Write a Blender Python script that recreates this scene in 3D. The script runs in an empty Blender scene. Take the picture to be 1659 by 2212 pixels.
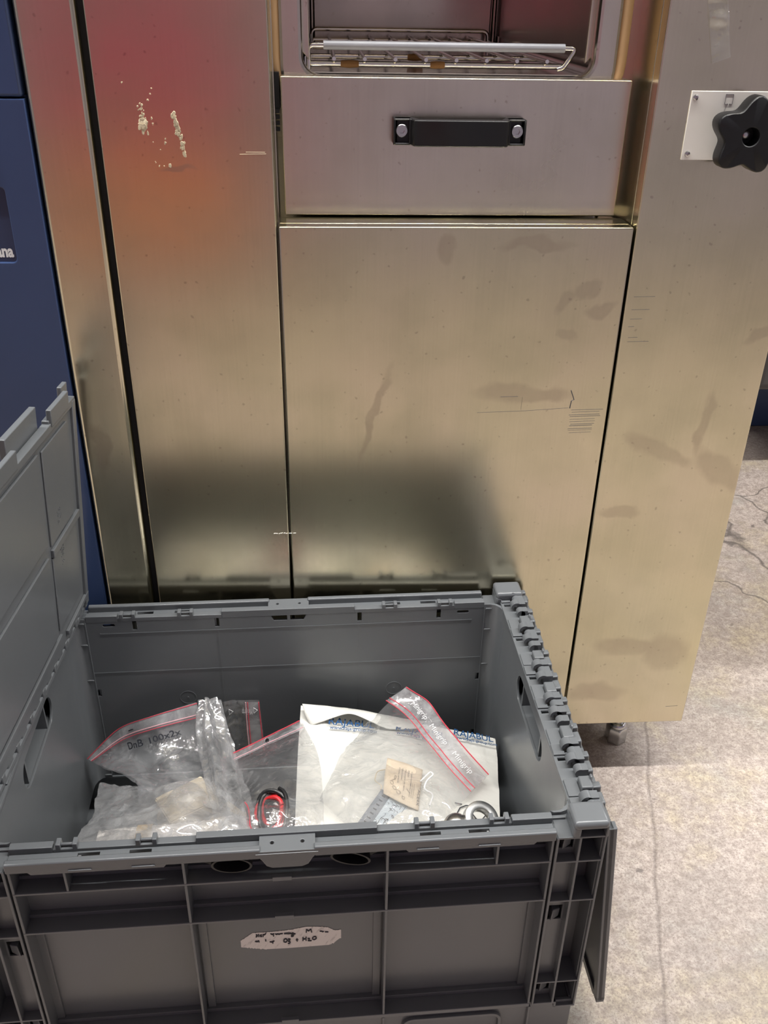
import bpy, bmesh, math, random
from mathutils import Vector, Matrix, noise
PI = math.pi
random.seed(7)
SC = bpy.context.scene
COL = SC.collection

# ------------------------------------------------------------------ camera, light, exposure
cam_d = bpy.data.cameras.new('camera'); cam = bpy.data.objects.new('camera', cam_d); COL.objects.link(cam)
cam_d.sensor_fit = 'VERTICAL'; cam_d.sensor_height = 36.0; cam_d.sensor_width = 27.0
cam_d.lens = 1970.3 / 2212 * 36.0; cam_d.clip_start = 0.02; cam_d.clip_end = 60
yaw, pitch, roll = 0.0706, 0.5167, 0.0184
fwd = Vector((math.sin(yaw) * math.cos(pitch), math.cos(yaw) * math.cos(pitch), -math.sin(pitch)))
rgt = Vector((math.cos(yaw), -math.sin(yaw), 0)); upv = rgt.cross(fwd)
r2 = rgt * math.cos(roll) + upv * math.sin(roll); u2 = -rgt * math.sin(roll) + upv * math.cos(roll)
M3 = Matrix((r2, u2, -fwd)).transposed()
cam.matrix_world = Matrix.Translation((-0.0756, -1.0025, 1.0382)) @ M3.to_4x4()
SC.camera = cam
SC.view_settings.view_transform = 'Standard'; SC.view_settings.look = 'None'
SC.view_settings.gamma = 1.0; SC.view_settings.use_curve_mapping = False
SC.view_settings.exposure = 0.60
wd = bpy.data.worlds.new('world'); SC.world = wd; wd.use_nodes = True
wd.node_tree.nodes['Background'].inputs[0].default_value = (0.9, 0.95, 1.0, 1)
wd.node_tree.nodes['Background'].inputs[1].default_value = 0.0     # closed hall: no sky
LAMP_W = 29.0            # watts of each fluorescent ceiling fitting
LAMP_COL = (1.0, 0.985, 0.965)

# ------------------------------------------------------------------ helpers
def new_bm(): return bmesh.new()

def bx(bm, x0, x1, y0, y1, z0, z1):
    v = [bm.verts.new((x, y, z)) for x in (x0, x1) for y in (y0, y1) for z in (z0, z1)]
    for f in ((0, 1, 3, 2), (4, 6, 7, 5), (0, 4, 5, 1), (2, 3, 7, 6), (0, 2, 6, 4), (1, 5, 7, 3)):
        bm.faces.new([v[i] for i in f])

def prism(bm, pts, a0, a1, axis):
    """closed polygon extruded along axis; pts are the two other coordinates in order"""
    def mk(p, a):
        q = list(p); q.insert(axis, a); return q
    A = [bm.verts.new(mk(p, a0)) for p in pts]; B = [bm.verts.new(mk(p, a1)) for p in pts]
    bm.faces.new(A); bm.faces.new(B[::-1]); n = len(pts)
    for i in range(n): bm.faces.new((A[i], B[i], B[(i + 1) % n], A[(i + 1) % n]))

def tube(bm, pts, r, seg=10, closed=False, cap=True):
    pts = [Vector(p) for p in pts]; n = len(pts); rings = []
    prev = None
    for i, p in enumerate(pts):
        a = pts[(i - 1) % n] if (closed or i > 0) else p
        b = pts[(i + 1) % n] if (closed or i < n - 1) else p
        t = (b - a).normalized()
        if prev is None:
            ref = Vector((0, 0, 1)) if abs(t.z) < .9 else Vector((1, 0, 0))
            nx = t.cross(ref).normalized()
        else:
            nx = (prev - t * prev.dot(t)).normalized()
        prev = nx; ny = t.cross(nx)
        rr = r[i] if isinstance(r, (list, tuple)) else r
        rings.append([bm.verts.new(p + nx * (rr * math.cos(2 * PI * k / seg)) + ny * (rr * math.sin(2 * PI * k / seg))) for k in range(seg)])
    m = n if closed else n - 1
    for i in range(m):
        A, B = rings[i], rings[(i + 1) % n]
        for k in range(seg): bm.faces.new((A[k], A[(k + 1) % seg], B[(k + 1) % seg], B[k]))
    if cap and not closed:
        bm.faces.new(rings[0][::-1]); bm.faces.new(rings[-1])

def cyl(bm, p0, p1, r, seg=16): tube(bm, [p0, p1], r, seg)

def rnd_path(pts, r, n=5):
    """round the inner corners of a polyline"""
    pts = [Vector(p) for p in pts]; out = [pts[0]]
    for i in range(1, len(pts) - 1):
        a, b, c = pts[i - 1], pts[i], pts[i + 1]
        d1 = (a - b); d2 = (c - b); rr = min(r, d1.length * .45, d2.length * .45)
        p, q = b + d1.normalized() * rr, b + d2.normalized() * rr
        for k in range(n + 1):
            t = k / n; out.append(p * (1 - t) ** 2 + b * 2 * t * (1 - t) + q * t * t)
    out.append(pts[-1]); return out

def set_smooth(me, ang=40):
    for p in me.polygons: p.use_smooth = True
    try: me.set_sharp_from_angle(angle=math.radians(ang))
    except Exception: pass

def link(o, parent=None):
    COL.objects.link(o)
    if parent is not None:
        o.parent = parent
        if parent.get('_world'): o.matrix_parent_inverse = parent_inv[parent.name]
    return o
parent_inv = {}

def obj(name, bm, mat, parent=None, bevel=0.0, seg=2, smooth=True, kind=None):
    bmesh.ops.recalc_face_normals(bm, faces=bm.faces)
    me = bpy.data.meshes.new(name); bm.to_mesh(me); bm.free()
    return mobj(name, me, mat, parent, bevel, seg, smooth, kind)

def mobj(name, me, mat, parent=None, bevel=0.0, seg=2, smooth=True, kind=None):
    if mat is not None:
        me.materials.clear(); me.materials.append(mat)
    if smooth: set_smooth(me)
    o = bpy.data.objects.new(name, me); link(o, parent)
    if bevel:
        b = o.modifiers.new('bevel', 'BEVEL'); b.width = bevel; b.segments = seg; b.limit_method = 'ANGLE'; b.angle_limit = math.radians(40)
        b.harden_normals = False
    if kind: o['kind'] = kind
    return o

def thing(name, label, cat, loc=(0, 0, 0), rotz=0.0, group=None):
    o = bpy.data.objects.new(name, None); COL.objects.link(o)
    o.location = loc; o.rotation_euler = (0, 0, rotz); o.empty_display_size = .05
    o['label'] = label; o['category'] = cat
    if group: o['group'] = group
    return o

def wthing(name, label, cat, loc, group=None):
    """a thing whose parts are written in world coordinates"""
    o = thing(name, label, cat, loc, 0, group)
    o['_world'] = 1; parent_inv[o.name] = Matrix.Translation(loc).inverted()
    return o

def tag(o, label, cat, group=None):
    o['label'] = label; o['category'] = cat
    if group: o['group'] = group
    return o

def plate_mesh(outer, holes=(), t=.003, bevel=0.0):
    """flat plate in the xy plane, z from 0 to t, with holes"""
    cu = bpy.data.curves.new('p', 'CURVE'); cu.dimensions = '2D'; cu.fill_mode = 'BOTH'
    cu.extrude = t / 2 - bevel; cu.bevel_depth = bevel; cu.bevel_resolution = 1
    for lp in [outer] + list(holes):
        s = cu.splines.new('POLY'); s.points.add(len(lp) - 1); s.use_cyclic_u = True
        for k, (x, y) in enumerate(lp): s.points[k].co = (x, y, 0, 1)
    o = bpy.data.objects.new('p', cu); COL.objects.link(o)
    dg = bpy.context.evaluated_depsgraph_get(); dg.update()
    me = bpy.data.meshes.new_from_object(o.evaluated_get(dg))
    bpy.data.objects.remove(o); bpy.data.curves.remove(cu)
    me.transform(Matrix.Translation((0, 0, t / 2)))
    return me

XZ = Matrix(((1, 0, 0, 0), (0, 0, 1, 0), (0, 1, 0, 0), (0, 0, 0, 1)))     # plate xy -> xz, thickness -> +y
YZ = Matrix(((0, 0, 1, 0), (1, 0, 0, 0), (0, 1, 0, 0), (0, 0, 0, 1)))     # plate xy -> yz, thickness -> +x

def rect(x0, x1, y0, y1): return [(x0, y0), (x1, y0), (x1, y1), (x0, y1)]

def rrect(x0, x1, y0, y1, r, n=5):
    out = []
    for cx, cy, a in ((x1 - r, y1 - r, 0), (x0 + r, y1 - r, 90), (x0 + r, y0 + r, 180), (x1 - r, y0 + r, 270)):
        for k in range(n + 1):
            b = math.radians(a + 90 * k / n); out.append((cx + r * math.cos(b), cy + r * math.sin(b)))
    return out

def add_mesh(bm, me, M=None):
    n0 = len(bm.verts); bm.from_mesh(me); bm.verts.ensure_lookup_table()
    if M is not None:
        for v in bm.verts[n0:]: v.co = M @ v.co
    bpy.data.meshes.remove(me)

def text_mesh(s, size, bold=0.0):
    cu = bpy.data.curves.new('t', 'FONT'); cu.body = s; cu.size = size; cu.offset = bold; cu.resolution_u = 3
    o = bpy.data.objects.new('t', cu); COL.objects.link(o)
    dg = bpy.context.evaluated_depsgraph_get(); dg.update()
    me = bpy.data.meshes.new_from_object(o.evaluated_get(dg))
    bpy.data.objects.remove(o); bpy.data.curves.remove(cu)
    return me

def cut(o, cutter):
    """drill a recess into a finished part"""
    bmesh.ops.recalc_face_normals(cutter, faces=cutter.faces)
    me = bpy.data.meshes.new('cutter'); cutter.to_mesh(me); cutter.free(); c = bpy.data.objects.new('cutter', me); COL.objects.link(c)
    m = o.modifiers.new('cut', 'BOOLEAN'); m.operation = 'DIFFERENCE'; m.solver = 'EXACT'; m.object = c
    dg = bpy.context.evaluated_depsgraph_get(); dg.update(); new = bpy.data.meshes.new_from_object(o.evaluated_get(dg))
    old = o.data; o.modifiers.clear(); o.data = new; bpy.data.meshes.remove(old); bpy.data.objects.remove(c); bpy.data.meshes.remove(me)
    set_smooth(new)

# ------------------------------------------------------------------ materials
class NT:
    def __init__(s, name):
        s.m = bpy.data.materials.new(name); s.m.use_nodes = True
        s.t = s.m.node_tree; s.b = s.t.nodes['Principled BSDF']; s.out = s.t.nodes['Material Output']
        s.co = s.t.nodes.new('ShaderNodeTexCoord')
    def n(s, kind, **kw):
        nd = s.t.nodes.new(kind)
        for k, v in kw.items():
            if k in nd.inputs: nd.inputs[k].default_value = v
            else: setattr(nd, k, v)
        return nd
    def l(s, a, b): s.t.links.new(a, b)
    def noise(s, scale, detail=4, rough=.55, vec=None, dist=0.0, dims='3D'):
        nd = s.n('ShaderNodeTexNoise', Scale=scale, Detail=detail, Roughness=rough, Distortion=dist)
        s.l(vec if vec is not None else s.co.outputs['Object'], nd.inputs['Vector']); return nd.outputs['Fac']
    def ramp(s, src, stops):
        nd = s.n('ShaderNodeValToRGB'); e = nd.color_ramp.elements
        while len(e) < len(stops): e.new(.5)
        for k, (p, c) in enumerate(stops):
            e[k].position = p
            e[k].color = c if isinstance(c, tuple) and len(c) == 4 else ((c[0], c[1], c[2], 1) if isinstance(c, tuple) else (c, c, c, 1))
        s.l(src, nd.inputs['Fac']); return nd.outputs['Color']
    def mix(s, fac, a, b, mode='MIX'):
        nd = s.n('ShaderNodeMix', data_type='RGBA', blend_type=mode)
        for sock, v in ((nd.inputs[0], fac), (nd.inputs[6], a), (nd.inputs[7], b)):
            if isinstance(v, (int, float)): sock.default_value = v if sock.type == 'VALUE' else (v, v, v, 1)
            elif isinstance(v, tuple): sock.default_value = (v[0], v[1], v[2], 1)
            else: s.l(v, sock)
        return nd.outputs[2]
    def math(s, op, a, b=0.0, clamp=False):
        nd = s.n('ShaderNodeMath', operation=op); nd.use_clamp = clamp
        for k, v in ((0, a), (1, b)):
            if isinstance(v, (int, float)): nd.inputs[k].default_value = v
            else: s.l(v, nd.inputs[k])
        return nd.outputs[0]
    def bump(s, h, strength=.3, dist=.001):
        nd = s.n('ShaderNodeBump', Strength=strength, Distance=dist); s.l(h, nd.inputs['Height']); s.l(nd.outputs[0], s.b.inputs['Normal'])
    def mapped(s, loc=(0, 0, 0), rot=(0, 0, 0), scale=(1, 1, 1), kind='TEXTURE', src=None):
        nd = s.n('ShaderNodeMapping', vector_type=kind); nd.inputs['Location'].default_value = loc
        nd.inputs['Rotation'].default_value = rot; nd.inputs['Scale'].default_value = scale
        s.l(src if src is not None else s.co.outputs['Object'], nd.inputs['Vector']); return nd.outputs[0]

def flat(name, col, rough=.5, metal=0.0, spec=.5):
    t = NT(name); t.b.inputs['Base Color'].default_value = (*col, 1); t.b.inputs['Roughness'].default_value = rough
    t.b.inputs['Metallic'].default_value = metal; t.b.inputs['Specular IOR Level'].default_value = spec
    return t.m

def plastic(name, col, rough=.45, spec=.5, var=.12, bump=.05, rv=.06):
    t = NT(name)
    n = t.noise(9, 4); c2 = tuple(c * (1 - var) for c in col); c1 = tuple(c * (1 + var) for c in col)
    t.l(t.ramp(n, [(.3, c2), (.7, c1)]), t.b.inputs['Base Color'])
    t.l(t.ramp(t.noise(30, 3), [(.3, rough - rv), (.7, rough + rv)]), t.b.inputs['Roughness'])
    t.b.inputs['Specular IOR Level'].default_value = spec
    if bump: t.bump(t.noise(900, 2), bump, .0003)
    return t.m

def steel(name, col=(.715, .665, .485), rough=.20, stains=(), blot=.5, tint=(.74, .63, .52), grain='Z', wav=.0):
    """bent stainless sheet: brushed grain, blotchy film and handling marks"""
    t = NT(name); t.b.inputs['Metallic'].default_value = 1.0
    n1 = t.noise(5.5, 3, .5, dist=.15)
    c = t.mix(t.ramp(n1, [(.42, 0), (.72, blot)]), col, tint)
    n2 = t.noise(11, 3, .5, dist=.15)
    c = t.mix(t.ramp(n2, [(.32, .50), (.58, 0)]), c, tuple(k * .78 for k in col))
    sc = (420, 420, 6) if grain == 'Z' else (6, 420, 420)
    g = t.noise(1, 2, .5, vec=t.mapped(scale=sc, kind='POINT'))
    c = t.mix(.10, c, t.ramp(g, [(.3, .55), (.7, 1.0)]), 'MULTIPLY')
    rr = t.ramp(n2, [(.25, rough + .04), (.7, rough)])
    nz = t.noise(22, 3)
    if stains:
        acc = None
        wob = t.n('ShaderNodeTexNoise', Scale=24.0, Detail=6.0); t.l(t.co.outputs['Object'], wob.inputs['Vector'])
        va = t.n('ShaderNodeVectorMath', operation='MULTIPLY_ADD'); t.l(wob.outputs['Color'], va.inputs[0])
        va.inputs[1].default_value = (.034, 0, .034); va.inputs[2].default_value = (-.017, 0, -.017)
        vb = t.n('ShaderNodeVectorMath', operation='ADD'); t.l(va.outputs[0], vb.inputs[0]); t.l(t.co.outputs['Object'], vb.inputs[1])
        for (x, z, rx, rz, a) in stains:
            gr = t.n('ShaderNodeTexGradient', gradient_type='SPHERICAL')
            t.l(t.mapped((x, 0, z), (0, math.radians(a), 0), (rx, .5, rz), 'TEXTURE', vb.outputs[0]), gr.inputs['Vector'])
            acc = gr.outputs['Fac'] if acc is None else t.math('MAXIMUM', acc, gr.outputs['Fac'])
        msk = t.math('MULTIPLY', t.ramp(acc, [(.02, 0), (.38, 1)]), t.ramp(nz, [(.25, .5), (.7, 1)]))
        c = t.mix(t.math('MULTIPLY', msk, .60), c, (.47, .405, .31)); rr = t.mix(t.math('MULTIPLY', msk, .35), rr, .36)
    sp = t.ramp(t.noise(160, 1, .4), [(.70, 0), (.76, .6)])
    c = t.mix(sp, c, (.42, .36, .28))
    t.l(c, t.b.inputs['Base Color']); t.l(rr, t.b.inputs['Roughness'])
    if wav: t.bump(t.noise(4.5, 1), wav, .01)
    return t.m

M = {}
M['steel_left'] = steel('steel_left', stains=((-.345, .56, .012, .04, 0), (-.226, .876, .022, .004, 5)))
M['steel_door'] = steel('steel_door', stains=((.196, .736, .015, .011, -35), (.222, .749, .024, .011, -32), (.241, .729, .020, .011, -30), (.203, .697, .017, .009, 25),
                        (.16, .625, .07, .014, 3), (-.018, .60, .006, .075, 18), (.16, .80, .05, .008, 0), (.06, .795, .012, .02, 0)))
M['steel_right'] = steel('steel_right', stains=((.335, .55, .06, .014, 22), (.42, .52, .05, .022, 38), (.388, .585, .009, .05, 4), (.345, .24, .06, .022, 10), (.40, .23, .04, .04, 0),
                         (.30, .46, .03, .008, 0), (.437, .70, .03, .008, -35), (.31, .16, .05, .02, 0)), blot=.4)
M['steel_drawer'] = steel('steel_drawer', col=(.72, .665, .56), tint=(.70, .60, .55), rough=.24)
M['steel_plain'] = steel('steel_plain', col=(.70, .65, .55), rough=.24)
M['steel_tarnished'] = steel('steel_tarnished', col=(.58, .50, .43), tint=(.58, .46, .37), rough=.18)   # heat-browned oven chamber
M['chrome'] = flat('chrome', (.82, .79, .72), .12, 1.0)
M['zinc'] = flat('zinc', (.55, .55, .54), .25, 1.0)
M['rubber'] = flat('rubber_black', (.012, .012, .013), .8)
M['gasket'] = plastic('gasket', (.52, .33, .17), .5)
M['sleeve'] = plastic('sleeve', (.42, .43, .47), .35)
M['rust'] = plastic('rust', (.25, .12, .035), .85, var=.5, bump=.6)
M['handle'] = plastic('handle_black', (.008, .008, .009), .36, spec=.4, bump=0)
M['knob'] = plastic('knob_black', (.008, .008, .009), .42, spec=.35, bump=0)
M['white_sheet'] = plastic('white_sheet', (.80, .77, .70), .35, var=.03)
M['ink'] = flat('ink', (.05, .05, .06), .5)
M['blue'] = plastic('blue_paint', (.034, .058, .135), .32, var=.05, bump=0, rv=.01)
M['blue_dark'] = plastic('blue_plaque', (.028, .042, .095), .28, var=.05)
M['white_ink'] = flat('white_ink', (.85, .86, .84), .45)
M['crate'] = plastic('crate_grey', (.124, .133, .140), .29, spec=.55, var=.03, bump=.0, rv=.012)
M['crate_black'] = plastic('crate_black', (.010, .010, .011), .45)
M['label'] = None
M['residue'] = plastic('residue', (.62, .53, .36), .8, var=.25, bump=.5)
M['paint_white'] = plastic('paint_white', (.70, .68, .64), .6)
M['wall_mauve'] = plastic('wall_mauve', (.26, .24, .305), .7)
M['ceiling'] = plastic('ceiling_paint', (.68, .66, .62), .8)
M['red'] = plastic('red_panel', (.27, .030, .075), .5)
M['orange'] = plastic('orange_panel', (.42, .15, .06), .6)
M['dark_machine'] = plastic('dark_machine', (.055, .05, .05), .4)

def floor_mat():
    t = NT('concrete'); o = t.co.outputs['Object']
    big = t.noise(2.2, 6, .6, dist=.4); mid = t.noise(16, 8, .7, dist=.3); fine = t.noise(210, 5, .72, dist=.2); speck = t.noise(330, 4, .7)
    c = t.ramp(mid, [(.30, (.39, .33, .285)), (.5, (.50, .425, .375)), (.70, (.575, .50, .445))])
    c = t.mix(t.ramp(big, [(.40, .55), (.58, 0)]), c, (.33, .29, .265))
    yel = t.ramp(t.noise(7, 6, .65, vec=t.mapped((3, 1, 0))), [(.48, 0), (.62, .6)])
    c = t.mix(yel, c, (.49, .41, .25))
    teal = t.ramp(t.noise(5.2, 6, .65, vec=t.mapped((7, 5, 0))), [(.54, 0), (.68, .5)])
    c = t.mix(teal, c, (.32, .335, .31))
    f2 = t.noise(74, 9, .80, dist=.25)
    c = t.mix(t.ramp(f2, [(.39, .78), (.54, 0)]), c, (.245, .20, .17))
    c = t.mix(t.ramp(fine, [(.36, .7), (.50, 0)]), c, (.24, .195, .165))
    c = t.mix(t.ramp(f2, [(.54, 0), (.66, .45)]), c, (.66, .59, .52))
    c = t.mix(t.ramp(speck, [(.38, .6), (.48, 0)]), c, (.17, .135, .115))
    dk = t.noise(24, 3, .5, vec=t.mapped((2, 9, 0))); c = t.mix(t.ramp(dk, [(.72, 0), (.76, .8)]), c, (.12, .10, .09))
    scr = t.noise(1, 3, .6, vec=t.mapped((0, 0, 0), (0, 0, .22), (14, 260, 1), 'POINT'), dist=.6)
    c = t.mix(t.ramp(scr, [(.68, 0), (.74, .5)]), c, (.25, .20, .17))
    # trampled darker streaks
    st = t.noise(7, 7, .7, vec=t.mapped((0, 0, 0), (0, 0, .35), (2.6, .55, 1)), dist=1.2)
    sep = t.n('ShaderNodeSeparateXYZ'); t.l(o, sep.inputs[0])
    yb = t.math('MULTIPLY', t.math('ADD', sep.outputs[1], -.08), 1.1, True)       # only the slab beyond the cabinet is cracked
    pt = t.ramp(t.noise(1.1, 4, .6, vec=t.mapped((4.2, 1.7, 0))), [(.50, .05), (.66, .75)])
    c = t.mix(t.math('MULTIPLY', t.ramp(st, [(.40, 0), (.58, .85)]), pt), c, (.21, .185, .165))
    # saw joint
    a, b = Vector((.4403, .0997)), Vector((.3250, -.3256)); d = (b - a).normalized(); nx, ny = -d.y, d.x
    wv = t.n('ShaderNodeTexNoise', Scale=9.0, Detail=4.0); t.l(o, wv.inputs['Vector'])
    dist = t.math('ABSOLUTE', t.math('ADD', t.math('ADD', t.math('MULTIPLY', sep.outputs[0], nx), t.math('MULTIPLY', sep.outputs[1], ny)),
                                     t.math('ADD', t.math('MULTIPLY', wv.outputs['Fac'], .02), -(a.x * nx + a.y * ny) - .01)))
    jm = t.ramp(dist, [(0.0, .8), (.0010, .6), (.0028, 0)])
    c = t.mix(t.math('MULTIPLY', jm, t.ramp(fine, [(.3, 1), (.7, .4)])), c, (.14, .11, .095))
    # hairline cracks
    wob = t.n('ShaderNodeTexNoise', Scale=5.0, Detail=5.0); t.l(o, wob.inputs['Vector'])
    va = t.n('ShaderNodeVectorMath', operation='MULTIPLY_ADD'); t.l(wob.outputs['Color'], va.inputs[0]); va.inputs[1].default_value = (.35, .35, 0); t.l(o, va.inputs[2])
    vo = t.n('ShaderNodeTexVoronoi', feature='DISTANCE_TO_EDGE', Scale=2.6); t.l(va.outputs[0], vo.inputs['Vector'])
    cm = t.math('MULTIPLY', t.ramp(vo.outputs['Distance'], [(0, .9), (.006, .6), (.014, 0)]), t.ramp(yb, [(.12, 0), (.3, 1)]))
    c = t.mix(cm, c, (.10, .085, .075))
    t.l(c, t.b.inputs['Base Color'])
    t.l(t.ramp(mid, [(.3, .48), (.7, .66)]), t.b.inputs['Roughness'])
    h = t.math('ADD', t.math('MULTIPLY', fine, .6), t.math('ADD', t.math('MULTIPLY', speck, .3), t.math('MULTIPLY', jm, -.8)))
    t.bump(h, .5, .0016)
    return t.m
M['floor'] = floor_mat()

def film_mat(name, tint=(.93, .95, .96), white=.10, gloss=.22, rough=.09):
    """thin clear polythene"""
    t = NT(name); t.t.nodes.remove(t.b)
    tr = t.n('ShaderNodeBsdfTransparent'); tr.inputs[0].default_value = (*tint, 1)
    gl = t.n('ShaderNodeBsdfGlossy'); gl.inputs[0].default_value = (1, 1, 1, 1); gl.inputs['Roughness'].default_value = rough
    df = t.n('ShaderNodeBsdfDiffuse'); df.inputs[0].default_value = (.82, .83, .84, 1)
    tl = t.n('ShaderNodeBsdfTranslucent'); tl.inputs[0].default_value = (.82, .83, .84, 1)
    bp = t.n('ShaderNodeBump', Strength=.35, Distance=.010)
    w1 = t.math('ABSOLUTE', t.math('ADD', t.noise(26, 2, .4, dist=2.2), -.5))
    t.l(w1, bp.inputs['Height'])
    t.l(bp.outputs[0], gl.inputs['Normal'])
    fr = t.n('ShaderNodeLayerWeight', Blend=.5); t.l(bp.outputs[0], fr.inputs['Normal'])
    m0 = t.n('ShaderNodeMixShader'); m0.inputs[0].default_value = .45; t.l(df.outputs[0], m0.inputs[1]); t.l(tl.outputs[0], m0.inputs[2])
    m1 = t.n('ShaderNodeMixShader'); t.l(t.ramp(t.noise(25, 4, .6, dist=1.0), [(.35, white * .4), (.75, white * 1.9)]), m1.inputs[0]); t.l(tr.outputs[0], m1.inputs[1]); t.l(m0.outputs[0], m1.inputs[2])
    m2 = t.n('ShaderNodeMixShader'); t.l(t.math('ADD', t.math('MULTIPLY', t.math('POWER', fr.outputs['Facing'], 2.5), .45), gloss * .35, True), m2.inputs[0])
    t.l(m1.outputs[0], m2.inputs[1]); t.l(gl.outputs[0], m2.inputs[2])
    t.l(m2.outputs[0], t.out.inputs['Surface'])
    return t.m
M['film'] = film_mat('clear_film', tint=(.98, .98, .98), white=.085, gloss=.3, rough=.05)
M['film_hazy'] = film_mat('hazy_film', tint=(.96, .96, .97), white=.20, gloss=.4, rough=.06)
M['film_white'] = film_mat('whitish_film', tint=(.96, .955, .95), white=.30, gloss=.45, rough=.06)
M['film_zip'] = film_mat('zip_band_film', tint=(.90, .86, .87), white=.38, gloss=.15, rough=.2)
M['tape'] = film_mat('clear_tape', tint=(.93, .93, .92), white=.18, gloss=.3, rough=.08)

def mailer_mat():
    t = NT('white_mailer')
    n = t.noise(14, 4); t.l(t.ramp(n, [(.3, (.66, .65, .60)), (.7, (.73, .72, .67))]), t.b.inputs['Base Color'])
    t.b.inputs['Roughness'].default_value = .42
    t.bump(t.noise(26, 4, .5, dist=1.2), .35, .005)
    return t.m
M['mailer'] = mailer_mat()
M['red_line'] = flat('red_line', (.62, .06, .09), .4)
M['pink_line'] = flat('pink_line', (.72, .42, .45), .4)
M['print_blue'] = flat('print_blue', (.012, .07, .19), .5)
M['marker'] = flat('marker', (.02, .022, .03), .5)
M['print_white'] = flat('print_white', (.72, .72, .72), .5)
M['cream_card'] = plastic('cream_card', (.66, .56, .40), .7, var=.08)
M['tag_card'] = plastic('tag_card', (.70, .58, .43), .7, var=.05)
M['module_grey'] = plastic('module_grey', (.22, .24, .27), .45)
M['module_label'] = plastic('module_label', (.56, .63, .68), .4, var=.04)
M['cable_black'] = plastic('cable_black', (.012, .012, .013), .35)
M['cable_red'] = plastic('cable_red', (.55, .02, .025), .35)
M['tan_tape'] = plastic('tan_tape', (.46, .33, .16), .4)
def bubble_mat():
    t = NT('bubble_wrap'); t.b.inputs['Base Color'].default_value = (.78, .74, .70, 1); t.b.inputs['Roughness'].default_value = .3
    vo = t.n('ShaderNodeTexVoronoi', Scale=230.0); t.l(t.co.outputs['Object'], vo.inputs['Vector'])
    t.bump(vo.outputs['Distance'], .8, .004); return t.m
M['bubble'] = bubble_mat()
def emis(name, col, s):
    t = NT(name); t.b.inputs['Base Color'].default_value = (.8, .8, .8, 1)
    t.b.inputs['Emission Color'].default_value = (*col, 1); t.b.inputs['Emission Strength'].default_value = s; return t.m
M['tube'] = emis('lamp_tube', LAMP_COL, 12.0)

# ------------------------------------------------------------------ the room
def struct(name, bm, mat):
    o = obj(name, bm, mat, None, smooth=False); o['kind'] = 'structure'; return o
RX0, RX1, RY0, RY1, RZ = -4.2, 4.2, -3.25, 3.4, 3.3
b = new_bm(); bx(b, RX0, RX1, RY0, RY1, -.1, 0); struct('floor', b, M['floor'])
b = new_bm(); bx(b, RX0, RX1, RY0, RY1, RZ, RZ + .1); struct('ceiling', b, M['ceiling'])
b = new_bm(); bx(b, RX0 - .1, RX0, RY0, RY1, 0, RZ); struct('wall_left', b, M['wall_mauve'])
b = new_bm(); bx(b, RX1, RX1 + .1, RY0, RY1, 0, RZ); struct('wall_right', b, M['wall_mauve'])
b = new_bm(); bx(b, RX0, RX1, RY1, RY1 + .1, 0, RZ); struct('wall_back', b, M['wall_mauve'])
b = new_bm(); bx(b, RX0, RX1, RY0 - .1, RY0, 0, RZ); struct('wall_front', b, M['wall_mauve'])

def lamp(x, y, z, w=LAMP_W):
    r = wthing('ceiling_lamp_offscreen', 'white fluorescent ceiling lamp with one long bare tube', 'lamp', (x, y, z), 'fluorescent lamps on the ceiling')
    h = new_bm(); bx(h, x - .62, x + .62, y - .04, y + .04, z - .01, RZ); obj('housing', h, M['paint_white'], r, .004)
    tb = new_bm(); cyl(tb, (x - .58, y, z - .035), (x + .58, y, z - .035), .013, 12); obj('tube_offscreen', tb, M['tube'], r)
    for s in (-1, 1):
        e = new_bm(); bx(e, x + s * .6 - .015, x + s * .6 + .015, y - .02, y + .02, z - .055, z - .008)
        obj('tube_holder', e, M['paint_white'], r)
    L = bpy.data.lights.new('tube_light_offscreen', 'AREA'); L.shape = 'RECTANGLE'; L.size = 1.16; L.size_y = .05; L.energy = w; L.color = LAMP_COL
    lo = bpy.data.objects.new('tube_light_offscreen', L); link(lo, r); lo.location = (x, y, z - .06)
for xx in (-3.4, -2.1, -.8, .5, 1.8, 3.1): lamp(xx, -.25, 3.05)
for xx in (-.8, 1.8, 3.1): lamp(xx, 1.9, 3.05)

# ------------------------------------------------------------------ steel cabinet
ZB, ZT = .0985, 1.72
cab = wthing('steel_cabinet', 'brushed stainless steel oven cabinet with a flat door and drawer under its chamber', 'cabinet', (.04, .40, 0))
def cpart(name, f, mat, parent=cab, bevel=.0025, **k):
    bm = new_bm(); f(bm); return obj(name, bm, mat, parent, bevel, **k)
cpart('corner_post', lambda q: bx(q, -.3655, -.3065, 0, .30, ZB, ZT), M['steel_left'], bevel=.005)
pl = cpart('side_panel', lambda q: (bx(q, -.2990, -.1258, 0, .022, ZB, ZT), bx(q, -.1285, -.1258, .022, .085, .80, ZT)), M['steel_left'], bevel=.004)
cpart('door_seal', lambda q: bx(q, -.3065, -.2990, .010, .06, ZB, ZT), M['rubber'], bevel=0)
door = cpart('door', lambda q: (bx(q, -.1232, .2642, 0, .018, ZB, .8200), bx(q, -.1232, .2642, .018, .0495, .8165, .8200)), M['steel_door'], bevel=.0028)
rp = cpart('control_panel', lambda q: (bx(q, .2668, .4478, 0, .020, ZB, ZT), bx(q, .2668, .2695, .02, .10, ZB, ZT), bx(q, .4448, .4478, .02, .70, ZB, ZT)), M['steel_right'], bevel=.0012)
cpart('carcass', lambda q: (bx(q, -.30, .262, .052, .74, ZB + .004, .8150), bx(q, -.362, -.310, .30, .74, ZB, ZT), bx(q, -.30, .4445, .74, .76, ZB, ZT),
                            bx(q, -.128, .2665, .0485, .74, 1.46, ZT)), M['steel_plain'], bevel=0)
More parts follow.
